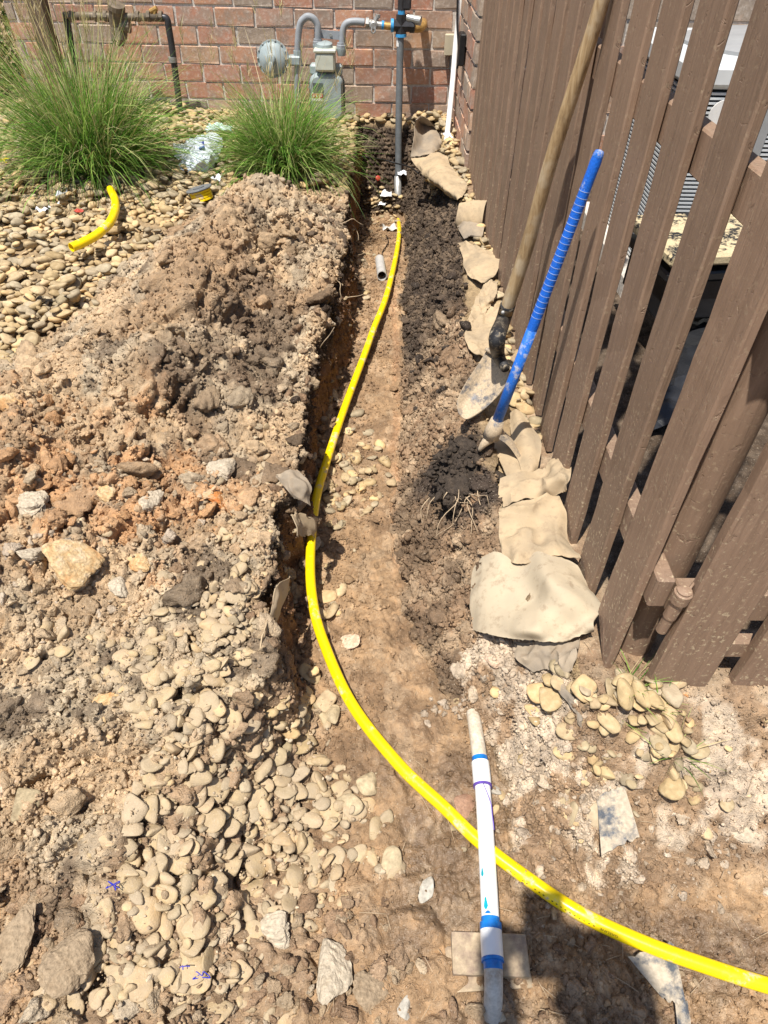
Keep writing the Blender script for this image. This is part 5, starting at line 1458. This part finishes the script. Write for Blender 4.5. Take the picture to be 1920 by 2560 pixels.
rock('flat_stone', 871, 1606, 62, 42, 'rk_pink', 'flat pale stone on the trench floor right of the pipe bend', 'stone', 46, .15, .4)
rock('quartz_rock', 1228, 1652, 60, 50, 'rk_pink', 'pale pinkish quartz lump below the large fabric flap', 'rock', 47, .25, .6)
rock('red_stone', 1168, 2010, 74, 84, 'rk_sand', 'flat reddish stone lying partly under the white pipe', 'stone', 48, .1, .3)
rock('white_chip', 1237, 1977, 30, 34, 'rk_grey', 'white stone chip touching the right side of the white pipe', 'stone', 49, .1, .5)
rock('round_stone', 1385, 2286, 34, 32, 'rk_orange', 'small orange stone at the edge of the shadow under the yellow pipe', 'stone', 50, 0, .6)
rock('mud_slab', 1842, 2078, 130, 52, 'rk_pale', 'mud-caked slab on the bank at the right edge', 'clod', 51, .2, .35)
rock('brick_chip', 1712, 1738, 46, 22, 'rk_red', 'red brick chip under the near gate picket', 'brick', 52, .12, .7)
rock('rubble_stone', 1255, 2542, 50, 60, 'rk_pale', 'pale stone at the bottom edge below the end of the white pipe', 'stone', 53, .12, .6)
rock('soil_clod', 1236, 2512, 70, 50, 'rk_brown', 'brown clod covering the lower end of the white pipe', 'clod', 56, .4, .9, .1)
rock('soil_clod', 1190, 2530, 60, 46, 'rk_brown', 'brown clod just left of the buried end of the white pipe', 'clod', 57, .4, .8, .1)
rock('rubble_stone', 1010, 2520, 46, 50, 'rk_grey', 'grey stone in the shade at the bottom edge', 'stone', 54, .15, .6)
rock('soil_clod', 786, 1372, 34, 66, 'rk_pale', 'pale clay lump stuck to the yellow pipe below the fabric scrap', 'clod', 55, .4, .5, 0.0)

# the dark root clod on the right bank
p = hit(1142, 1210)[0]
clod = thing('root_clod', 'black clod full of pale roots on the right bank below the mattock', 'clod', p)
V, Fc = lump(4, 77, .55); V = V / np.abs(V).max(0) * (.12, .13, .07) + p + np.array((-.01, 0, .045))
part('soil_ball', (V, [tuple(f) for f in Fc]), MAT['rk_dark'], clod, False)
hp_ = Heap(); rr_ = np.random.default_rng(5)
for q in V[rr_.choice(len(V), 520)]:
    a = .0085 * rr_.lognormal(0, .5); hp_.add(LUMP[1][rr_.integers(8)], (a, a * .8, a * .7), rotm(rr_.uniform(0, 6), rr_.uniform(0, 1), rr_.uniform(0, 6)), q + rr_.normal(0, .012, 3) * (1.6, 1.6, .3), (0, 0, 0))
part('crumbs', (np.vstack(hp_.V), np.vstack(hp_.F)), MAT['rk_dark'], clod, False)['kind'] = 'stuff'
MAT['root'] = m_plain('pale_root', (.42, .32, .21), .9, 60, .3, .2)
for k in range(34):
    r = np.random.default_rng(900 + k); a = r.uniform(-2.4, 1.2); st = p + np.array((.11 * math.cos(a), .12 * math.sin(a), r.uniform(.02, .09)))
    d = unit((math.cos(a) + r.normal(0, .5), math.sin(a) + r.normal(0, .6) - .3, r.normal(.1, .4))); L = r.uniform(.04, .15); P = [st]
    for q in range(4):
        d = unit(d + r.normal(0, .35, 3) + np.array((0, 0, -.18))); P.append(P[-1] + d * L / 4)
    part('root', tube(catmull(P, 9), np.linspace(.0016, .0006, 9), 5), MAT['root'], clod, True)
# loose roots hanging out of the left cut
for k, (u, v) in enumerate([(868, 600), (880, 640), (850, 560), (862, 745), (800, 870), (840, 700), (880, 560)]):
    r = np.random.default_rng(950 + k); st = on(u, v, .01); P = [st]; d = unit((.8, -.3, -.1))
    for q in range(4): d = unit(d + r.normal(0, .4, 3)); P.append(P[-1] + d * .03)
    single('root', tube(catmull(P, 10), np.linspace(.002, .0008, 10), 5), MAT['root'], 'thin pale root hanging out of the dark left side of the trench', 'root', 'roots in the left cut', True)

# dirty plastic edging shards
MAT['shard'] = m_dusty('dirty_grey_plastic', (.09, .10, .115), (.45, .38, .285), .40, .52, 18, .45)
def shard(px, dzs, label, th=.004, bow=.006, seed=0):
    A, B, C, D = [on(u, v, dz) for (u, v), dz in zip(px, dzs)]
    net = [[A + (B - A) * t + (D - A) * s * (1 - t) + (C - B) * s * t + np.array((0, 0, bow * math.sin(math.pi * t))) for t in (0, .33, .66, 1)] for s in (0, .33, .66, 1)]
    return single('plastic_shard', sheet(net, 16, 16, th, .003, 30, seed, .002), MAT['shard'], label, 'plastic shard', 'shards of plastic edging', False)
shard([(1492, 1992), (1560, 1966), (1598, 2092), (1504, 2140)], (.006, .012, .03, .03), 'grey dirt-smeared plastic shard on the bank before the gate', seed=1)
shard([(1570, 2392), (1682, 2357), (1716, 2520), (1660, 2500)], (.045, .05, .02, .02), 'grey plastic shard lying across the yellow pipe at lower right', seed=2)
shard([(1690, 2500), (1716, 2512), (1740, 2640), (1700, 2640)], (.02, .02, .01, .01), 'lower strip of grey plastic running out of the bottom edge', seed=3)

# blue primer threads on the near stones
MAT['blue_thread'] = m_plain('blue_thread', (.02, .03, .42), .5, 40, .1, 0)
for k, (u, v, lab) in enumerate([(283, 2214, 'squiggle of dark blue thread on a stone above the big clod'), (497, 2436, 'tangle of dark blue thread near the bottom edge'), (462, 2408, 'tiny knot of dark blue thread beside the tangle')]):
    r = np.random.default_rng(60 + k); c = on(u, v, .03); P = [c + r.normal(0, 1, 3) * (.007, .004, .003) for _ in range(10 if k < 2 else 5)]
    single('blue_thread', tube(catmull(P, 50), .0008, 5), MAT['blue_thread'], lab, 'thread', None, True)

# ---------------------------------------------------------------- grass clumps, weeds and the shrub beyond the wall
def m_leaf(name, trans=.35):
    t = NT(name); c = t.attr('Col'); t.put(t.b, 'Base Color', c); t.put(t.b, 'Roughness', .5)
    tr = t.n.new('ShaderNodeBsdfTranslucent'); t.l.new(c, tr.inputs[0]); mx = t.n.new('ShaderNodeMixShader'); mx.inputs[0].default_value = trans
    t.l.new(t.b.outputs[0], mx.inputs[1]); t.l.new(tr.outputs[0], mx.inputs[2]); t.l.new(mx.outputs[0], t.n['Material Output'].inputs[0])
    return t.m


MAT['blade_green'] = m_leaf('grass_blade'); MAT['straw'] = m_leaf('dry_grass', .25); MAT['leaf'] = m_leaf('shrub_leaf')


def blades(base, n, rad, Lr, th0, bend, width, cols, seed, seg=6, up=0.0):
    r = np.random.default_rng(seed)
    az = r.uniform(0, 2 * math.pi, n); rr = rad * np.sqrt(r.random(n)); L = r.uniform(*Lr, n) * (1 - .25 * r.random(n) ** 2)
    t0 = r.uniform(*th0, n) * (.3 + .7 * rr / rad); t1 = t0 + r.uniform(*bend, n)
    az2 = az + r.normal(0, .75, n)
    P = np.zeros((n, seg + 1, 3)); P[:, 0] = np.asarray(base) + np.stack([rr * np.cos(az), rr * np.sin(az), np.zeros(n)], -1)
    for i in range(seg):
        th = t0 + (t1 - t0) * ((i + .5) / seg) ** 1.4; st = L / seg
        P[:, i + 1] = P[:, i] + np.stack([st * np.sin(th) * np.cos(az2), st * np.sin(th) * np.sin(az2), st * np.cos(th)], -1)
    side = np.stack([-np.sin(az2 + r.normal(0, .8, n)), np.cos(az2 + r.normal(0, .8, n)), r.normal(0, .3, n)], -1); side /= np.linalg.norm(side, axis=1)[:, None]
    w = width * r.uniform(.7, 1.3, n)[:, None] * np.array([1 - (i / seg) ** 2 * .92 for i in range(seg + 1)])[None, :]
    A = P + side[:, None, :] * w[..., None] / 2; B = P - side[:, None, :] * w[..., None] / 2
    V = np.stack([A, B], 2).reshape(-1, 3)
    k = (np.arange(n)[:, None] * (seg + 1) * 2 + np.arange(seg)[None, :] * 2).ravel()
    Fc = np.stack([k, k + 1, k + 3, k + 2], -1)
    C = np.asarray(cols)[r.integers(0, len(cols), n)] * r.uniform(.75, 1.25, n)[:, None]
    return V, Fc, np.repeat(C, (seg + 1) * 2, 0), P[:, -1]


def foliage(name, V, Fc, C, mat, parent):
    me = mesh_np(name, V - origin(parent), Fc, True); color_attr(me, C); o = link(name, me, mat, parent); o['kind'] = 'stuff'; return o


GREEN = np.array([(.13, .29, .035), (.18, .36, .05), (.10, .23, .035), (.25, .40, .08), (.33, .43, .12), (.40, .44, .17)]); STRAW = np.array([(.55, .45, .24), (.48, .38, .18), (.62, .52, .31), (.36, .34, .14)])


def clump(label, base, s, seed, nst, lean=(0, 0)):
    base = np.asarray(base); t = thing('grass_clump', label, 'grass', base, 'ornamental grass clumps')
    V, Fc, C, _t = blades(base, 2700, .14 * s, (.34 * s, .76 * s), (.05, 1.25), (.4, 2.0), .0050, GREEN, seed); foliage('blades', V, Fc, C, MAT['blade_green'], t)
    V, Fc, C, _t = blades(base, 420, .16 * s, (.3 * s, .7 * s), (.2, 1.2), (.3, 1.2), .004, STRAW, seed + 1); foliage('dry_blades', V, Fc, C, MAT['straw'], t)
    V, Fc, C, tips = blades(base + np.array((lean[0], lean[1], 0)) * .1, nst, .14 * s, (.62 * s, 1.08 * s), (.05, .55), (.05, .5), .0040, STRAW, seed + 2, 8); foliage('seed_stalks', V, Fc, C, MAT['straw'], t)
    r = np.random.default_rng(seed + 3); Vs, Fs, Cs, n = [], [], [], 0
    for tp in tips[::2]:
        V, Fc, C, _q = blades(tp + np.array((0, 0, -.10)), 16, .006, (.03, .075), (.1, .7), (.0, .4), .0030, STRAW, int(r.integers(1e6)), 2)
        V = V + np.repeat(np.linspace(0, .08, 16), 6)[:, None] * np.array((0, 0, 1)); Vs.append(V); Fs.append(Fc + n); Cs.append(C); n += len(V)
    foliage('seed_heads', np.vstack(Vs), np.vstack(Fs), np.vstack(Cs), MAT['straw'], t)
    return t


clump('tall green grass clump with many straw seed stalks at left before the post', site(238, 432, z=.03), 1.05, 1, 130)
clump('green grass clump drooping over the trench edge in front of the gas meter', site(712, 432, z=.02), .76, 5, 46)
for k, (u, v, s_, lab) in enumerate([(1585, 1722, .07, 'small tuft of grass between the stones at the gate post'), (1690, 1890, .10, 'flattened tuft of thin grass on the soil before the gate'), (1650, 1760, .05, 'few grass blades under the gate picket')]):
    b = on(u, v, 0); V, Fc, C, _t = blades(b, 26, .03, (s_ * .6, s_ * 1.3), (.4, 1.4), (.1, .6), .0022, np.vstack([GREEN[1:], STRAW[:1]]), 70 + k)
    me = mesh_np('grass_tuft', V - b, Fc, True); color_attr(me, C); tag(link('grass_tuft', me, MAT['blade_green'], None, tuple(b)), lab, 'grass', 'grass tufts by the gate')
# straw and twigs on the near soil
Vs, Fs, n = [], [], 0
for k in range(120):
    r = np.random.default_rng(3000 + k); u, v = (r.uniform(1300, 1900), r.uniform(1750, 2500)) if k % 2 else (r.uniform(700, 1500), r.uniform(1500, 2540))
    q = on(u, v, .004); a = r.uniform(0, 6.28); L = r.uniform(.008, .03); d = np.array((math.cos(a), math.sin(a), r.normal(0, .2))) * L
    V, F_ = tube([q - d, q + np.array((0, 0, .003)), q + d], .0006, 4, False); Vs.append(V); Fs += [tuple(i + n for i in f) for f in F_]; n += len(V)
tag(link('straw_litter', mesh_np('straw_litter', np.vstack(Vs), Fs), MAT['root']), 'short bits of dry straw littering the soil', 'straw', kind='stuff')

sb = np.array((-2.85, 5.55, 0))
shrub = thing('shrub', 'low green shrub with yellowish leaves past the left end of the wall', 'shrub', sb)
def leaves(c, R, n, size, cols, seed):
    r = np.random.default_rng(seed); d = r.normal(size=(n, 3)); d /= np.linalg.norm(d, axis=1)[:, None]; d = d * (r.uniform(.45, 1, n) ** .5)[:, None]
    P = np.asarray(c) + d * R; P[:, 2] = np.maximum(P[:, 2], .03)
    a = r.normal(size=(n, 3)); a /= np.linalg.norm(a, axis=1)[:, None]; b = np.cross(a, r.normal(size=(n, 3))); b /= np.linalg.norm(b, axis=1)[:, None]
    s = size * r.uniform(.6, 1.4, n)[:, None]
    V = np.stack([P - a * s, P + b * s * .5, P + a * s, P - b * s * .5], 1).reshape(-1, 3); k = np.arange(n) * 4
    C = np.repeat(np.asarray(cols)[r.integers(0, len(cols), n)] * r.uniform(.7, 1.2, n)[:, None], 4, 0)
    return V, np.stack([k, k + 1, k + 2, k + 3], -1), C
LC = np.array([(.09, .17, .03), (.13, .20, .04), (.20, .22, .05), (.34, .22, .06), (.07, .13, .03)])
V, Fc, C = leaves(sb + (0, 0, .38), np.array((.55, .5, .42)), 3600, .026, LC, 3); foliage('leaves', V, Fc, C, MAT['leaf'], shrub)
for k in range(9):
    r = np.random.default_rng(40 + k); a = r.uniform(0, 6.28)
    part('stem', tube(catmull([sb + (.03 * math.cos(a), .03 * math.sin(a), -.02), sb + (.15 * math.cos(a), .15 * math.sin(a), .25), sb + (.36 * math.cos(a), .33 * math.sin(a), .55)], 8), np.linspace(.009, .003, 8), 6), MAT['post_wood'], shrub, True)

# ---------------------------------------------------------------- the yard behind the fence
MAT['ac_white'] = m_plain('white_enamel', (.62, .65, .67), .35, 12, .06, .03, spec=.5)
MAT['ac_grey'] = m_plain('grey_enamel', (.30, .31, .32), .4, 20, .1, .05)
AX0, AX1, AY0, AY1, AZ0, AZ1 = .98, 1.72, 2.5, 3.22, .08, .69
ac = thing('air_conditioner', 'white louvred air conditioning unit standing behind the brown fence', 'air conditioner', ((AX0 + AX1) / 2, (AY0 + AY1) / 2, 0))
part('coil', box(((AX0 + AX1) / 2, (AY0 + AY1) / 2, (AZ0 + AZ1) / 2), (AX1 - AX0 - .05, AY1 - AY0 - .05, AZ1 - AZ0 - .01)), MAT['black'], ac)
part('top_panel', box(((AX0 + AX1) / 2, (AY0 + AY1) / 2, AZ1 + .03), (AX1 - AX0 + .02, AY1 - AY0 + .02, .07), None, .015), MAT['ac_white'], ac)
part('fan_guard', lathe(((AX0 + AX1) / 2, (AY0 + AY1) / 2, AZ1 + .064), (0, 0, 1), [(0, .30), (.012, .30), (.03, .22), (.035, .06)], 32), MAT['ac_grey'], ac, True, 40)
part('pad', box(((AX0 + AX1) / 2, (AY0 + AY1) / 2, .035), (AX1 - AX0 + .12, AY1 - AY0 + .12, .09), None, .01), MAT['mortar'], ac)
bars = []
z = AZ0 + .012
while z < AZ1 - .01:
    bars += [box(((AX0 + AX1) / 2, AY0 + .006, z), (AX1 - AX0 - .03, .012, .0065)), box((AX0 + .006, (AY0 + AY1) / 2, z), (.012, AY1 - AY0 - .03, .0065))]
    z += .0135
part('louvres', join(*bars), MAT['ac_white'], ac)['kind'] = 'stuff'
for x in (AX0 + .004, (AX0 + AX1) / 2 - .1, AX1 - .02): part('upright', box((x + .012, AY0 - .004, (AZ0 + AZ1) / 2), (.03, .012, AZ1 - AZ0)), MAT['ac_grey'], ac)
bp = site(1790, 288, y=AY0 - .012)
bd_ = part('badge', lathe(bp + (.02, 0, 0), (0, -1, 0), [(0, .045), (.004, .045)], 28), MAT['white'], ac, True, 40)
part('badge_mark', box(bp + (.035, -.0055, 0), (.022, .001, .022), [unit((1, 0, .6)), (0, 1, 0), unit((-.6, 0, 1))]), MAT['red'], bd_)
MAT['straw_mess'] = m_dusty('straw_on_black', (.02, .02, .022), (.55, .45, .28), .42, .50, 26, .6)
MAT['black_plastic'] = m_plain('black_plastic', (.016, .017, .02), .35, 14, .3, .3, .01, spec=.5)
def yard_box(px, y, size, mat, name, label, cat, yaw=.15):
    c = site(*px, y=y); ax = np.array([(math.cos(yaw), math.sin(yaw), 0), (-math.sin(yaw), math.cos(yaw), 0), (0, 0, 1.)]); c[2] = max(c[2] - size[2] / 2, size[2] / 2)
    t = thing(name, label, cat, (c[0], c[1], c[2] - size[2] / 2)); return t, c, ax
t, c, ax = yard_box((1790, 585), 2.15, (.42, .3, .20), None, 'black_bin', 'black plastic bin with straw on its lid behind the fence', 'bin')
part('lid', box(c + (0, 0, .09), (.46, .34, .035), ax, .008), MAT['straw_mess'], t); part('rim', box(c + (0, 0, .035), (.44, .32, .03), ax, .006), MAT['black_plastic'], t); part('tub', box(c + (0, 0, -.05), (.40, .28, .14), ax, .01), MAT['black_plastic'], t)
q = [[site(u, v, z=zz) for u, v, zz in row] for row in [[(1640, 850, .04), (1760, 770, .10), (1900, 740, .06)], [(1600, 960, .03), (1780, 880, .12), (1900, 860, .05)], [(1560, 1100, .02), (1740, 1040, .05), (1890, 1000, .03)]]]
single('black_sheet', sheet(q, 20, 20, .003, .02, 10, 3), MAT['black_plastic'], 'crumpled black plastic sheet behind the fence, widened to stand in for shade', 'plastic sheet')  # sheet made larger than it is, so the fence gaps look shaded
single('straw_log', tube(catmull([site(1725, 842, z=.05), site(1790, 828, z=.06), site(1860, 832, z=.05)], 12), .028, 12), MAT['straw_mess'], 'short straw-covered log between the black bin and sheet', 'log', None, True)

# ---------------------------------------------------------------- the person taking the picture (only the shadow shows)
MAT['cloth'] = m_plain('navy_work_shirt', (.05, .06, .09), .9, 30, .2, .1)
MAT['skin'] = m_plain('skin', (.45, .27, .19), .55, 30, .06, .05)
def skinned(name, pts, edges, mat, parent, sub=2, root=0):
    me = bpy.data.meshes.new(name); o0 = origin(parent)
    me.from_pydata([tuple(np.array(p[:3]) - o0) for p in pts], edges, []); o = link(name, me, mat, parent)
    m = o.modifiers.new('skin', 'SKIN'); m.use_smooth_shade = True
    for i, p in enumerate(pts):
        sv = me.skin_vertices[0].data[i]; sv.radius = (p[3], p[3] if len(p) < 5 else p[4]); sv.use_root = i == root
    o.modifiers.new('sub', 'SUBSURF').levels = sub; o.modifiers['sub'].render_levels = sub
    return o
person = thing('person', 'person in dark work clothes holding up a phone, seen only by the shadow', 'person', (0, -.36, FLOOR))
Fz = FLOOR
SH = .055
B = [(0, -.36, .58, .15, .11), (0, -.35, .78, .14, .10), (0, -.31, .98, .16, .11), (0, -.27, 1.15, .15, .10), (0, -.245, 1.24, .06), (0, -.22, 1.30, .055),           # pelvis..neck
     (.10, -.37, .52, .095), (.12, -.34, .18, .065), (.13, -.38, Fz + .09, .045), (.14, -.29, Fz + .045, .042), (.145, -.20, Fz + .035, .035),
     (-.10, -.37, .52, .095), (-.12, -.34, .18, .065), (-.13, -.38, Fz + .09, .045), (-.14, -.29, Fz + .045, .042), (-.145, -.20, Fz + .035, .035),
     (.19, -.26, 1.18, .062), (.19, -.25, .95, .048), (.13, -.09, 1.03, .036), (.075, -.03, 1.09, .028),
     (-.19, -.26, 1.18, .062), (-.10, -.29, .97, .048), (-.05, -.13, 1.03, .036), (-.065, -.03, 1.08, .028)]
B = [(q[0] + (SH if i not in (19, 23) else 0), q[1] - .03, *q[2:]) if i not in (18, 19, 22, 23) else q for i, q in enumerate(B)]
E_ = [(0, 1), (1, 2), (2, 3), (3, 4), (4, 5), (0, 6), (6, 7), (7, 8), (8, 9), (9, 10), (0, 11), (11, 12), (12, 13), (13, 14), (14, 15), (3, 16), (16, 17), (17, 18), (18, 19), (3, 20), (20, 21), (21, 22), (22, 23)]
skinned('body', B, E_, MAT['cloth'], person)
hc = np.array((.055, -.23, 1.395)); V, Fc = ICO[4]; V = V * (.078, .098, .115)
V = V + np.where((V[:, 1] > .06)[:, None], np.stack([0 * V[:, 0], .018 * np.exp(-(V[:, 0] / .018) ** 2 - ((V[:, 2] + .01) / .03) ** 2), 0 * V[:, 2]], -1), 0)
V = V @ rotm(0, .35, math.pi).T + hc
head = part('head', (V, [tuple(f) for f in Fc]), MAT['skin'], person, True)
Vh = ICO[3][0] * (.086, .104, .10); Vh = Vh[:, :] * 1.0 + hc + np.array((0, -.02, .028)); part('hair', (Vh, [tuple(f) for f in ICO[3][1]]), MAT['black'], head, True)
for s in (-1, 1): part('ear', (ICO[2][0] * (.012, .02, .03) + hc + np.array((s * .08, -.005, -.005)), [tuple(f) for f in ICO[2][1]]), MAT['skin'], head, True)
fw = CAMROT @ np.array((0, 0, -1.)); upv = CAMROT @ np.array((0, 1., 0)); rt = CAMROT @ np.array((1., 0, 0)); lens = np.array((0, 0, CAM_H))
pc = lens - fw * .012 - upv * .062 + rt * .022
phone = thing('phone', 'black phone held up to take the picture, its shadow falls beside the white pipe', 'phone', pc)
part('case', box(pc, (.078, .162, .009), [rt, upv, -fw], .003), MAT['black'], phone)
for s in (-1, 1):
    wr = np.array(B[19 if s > 0 else 23][:3]); palm = pc + rt * s * .048 - upv * .02 - fw * .01
    pts = [(*wr, .026), (*(wr * .4 + palm * .6), .028), (*palm, .03)]; ed = [(0, 1), (1, 2)]
    skinned('hand', pts, ed, MAT['skin'], person, 2)
    for k in range(4):
        b0 = palm + upv * (.03 - .02 * k); L = (.07, .078, .074, .06)[k]
        f = [(*b0, .0095), (*(b0 - rt * s * L * .3 + fw * .008 - fw * .012), .009), (*(b0 - rt * s * L * .62 - fw * .004), .0085), (*(b0 - rt * s * L * .8 - fw * .002), .008)]
        skinned('finger', f, [(0, 1), (1, 2), (2, 3)], MAT['skin'], person, 1)
    th = [(*(palm - upv * .03 - fw * .012), .011), (*(palm - rt * s * .02 + upv * .0 - fw * .022), .0105), (*(palm - rt * s * .035 + upv * .02 - fw * .022), .0095)]
    skinned('thumb', th, [(0, 1), (1, 2)], MAT['skin'], person, 1)
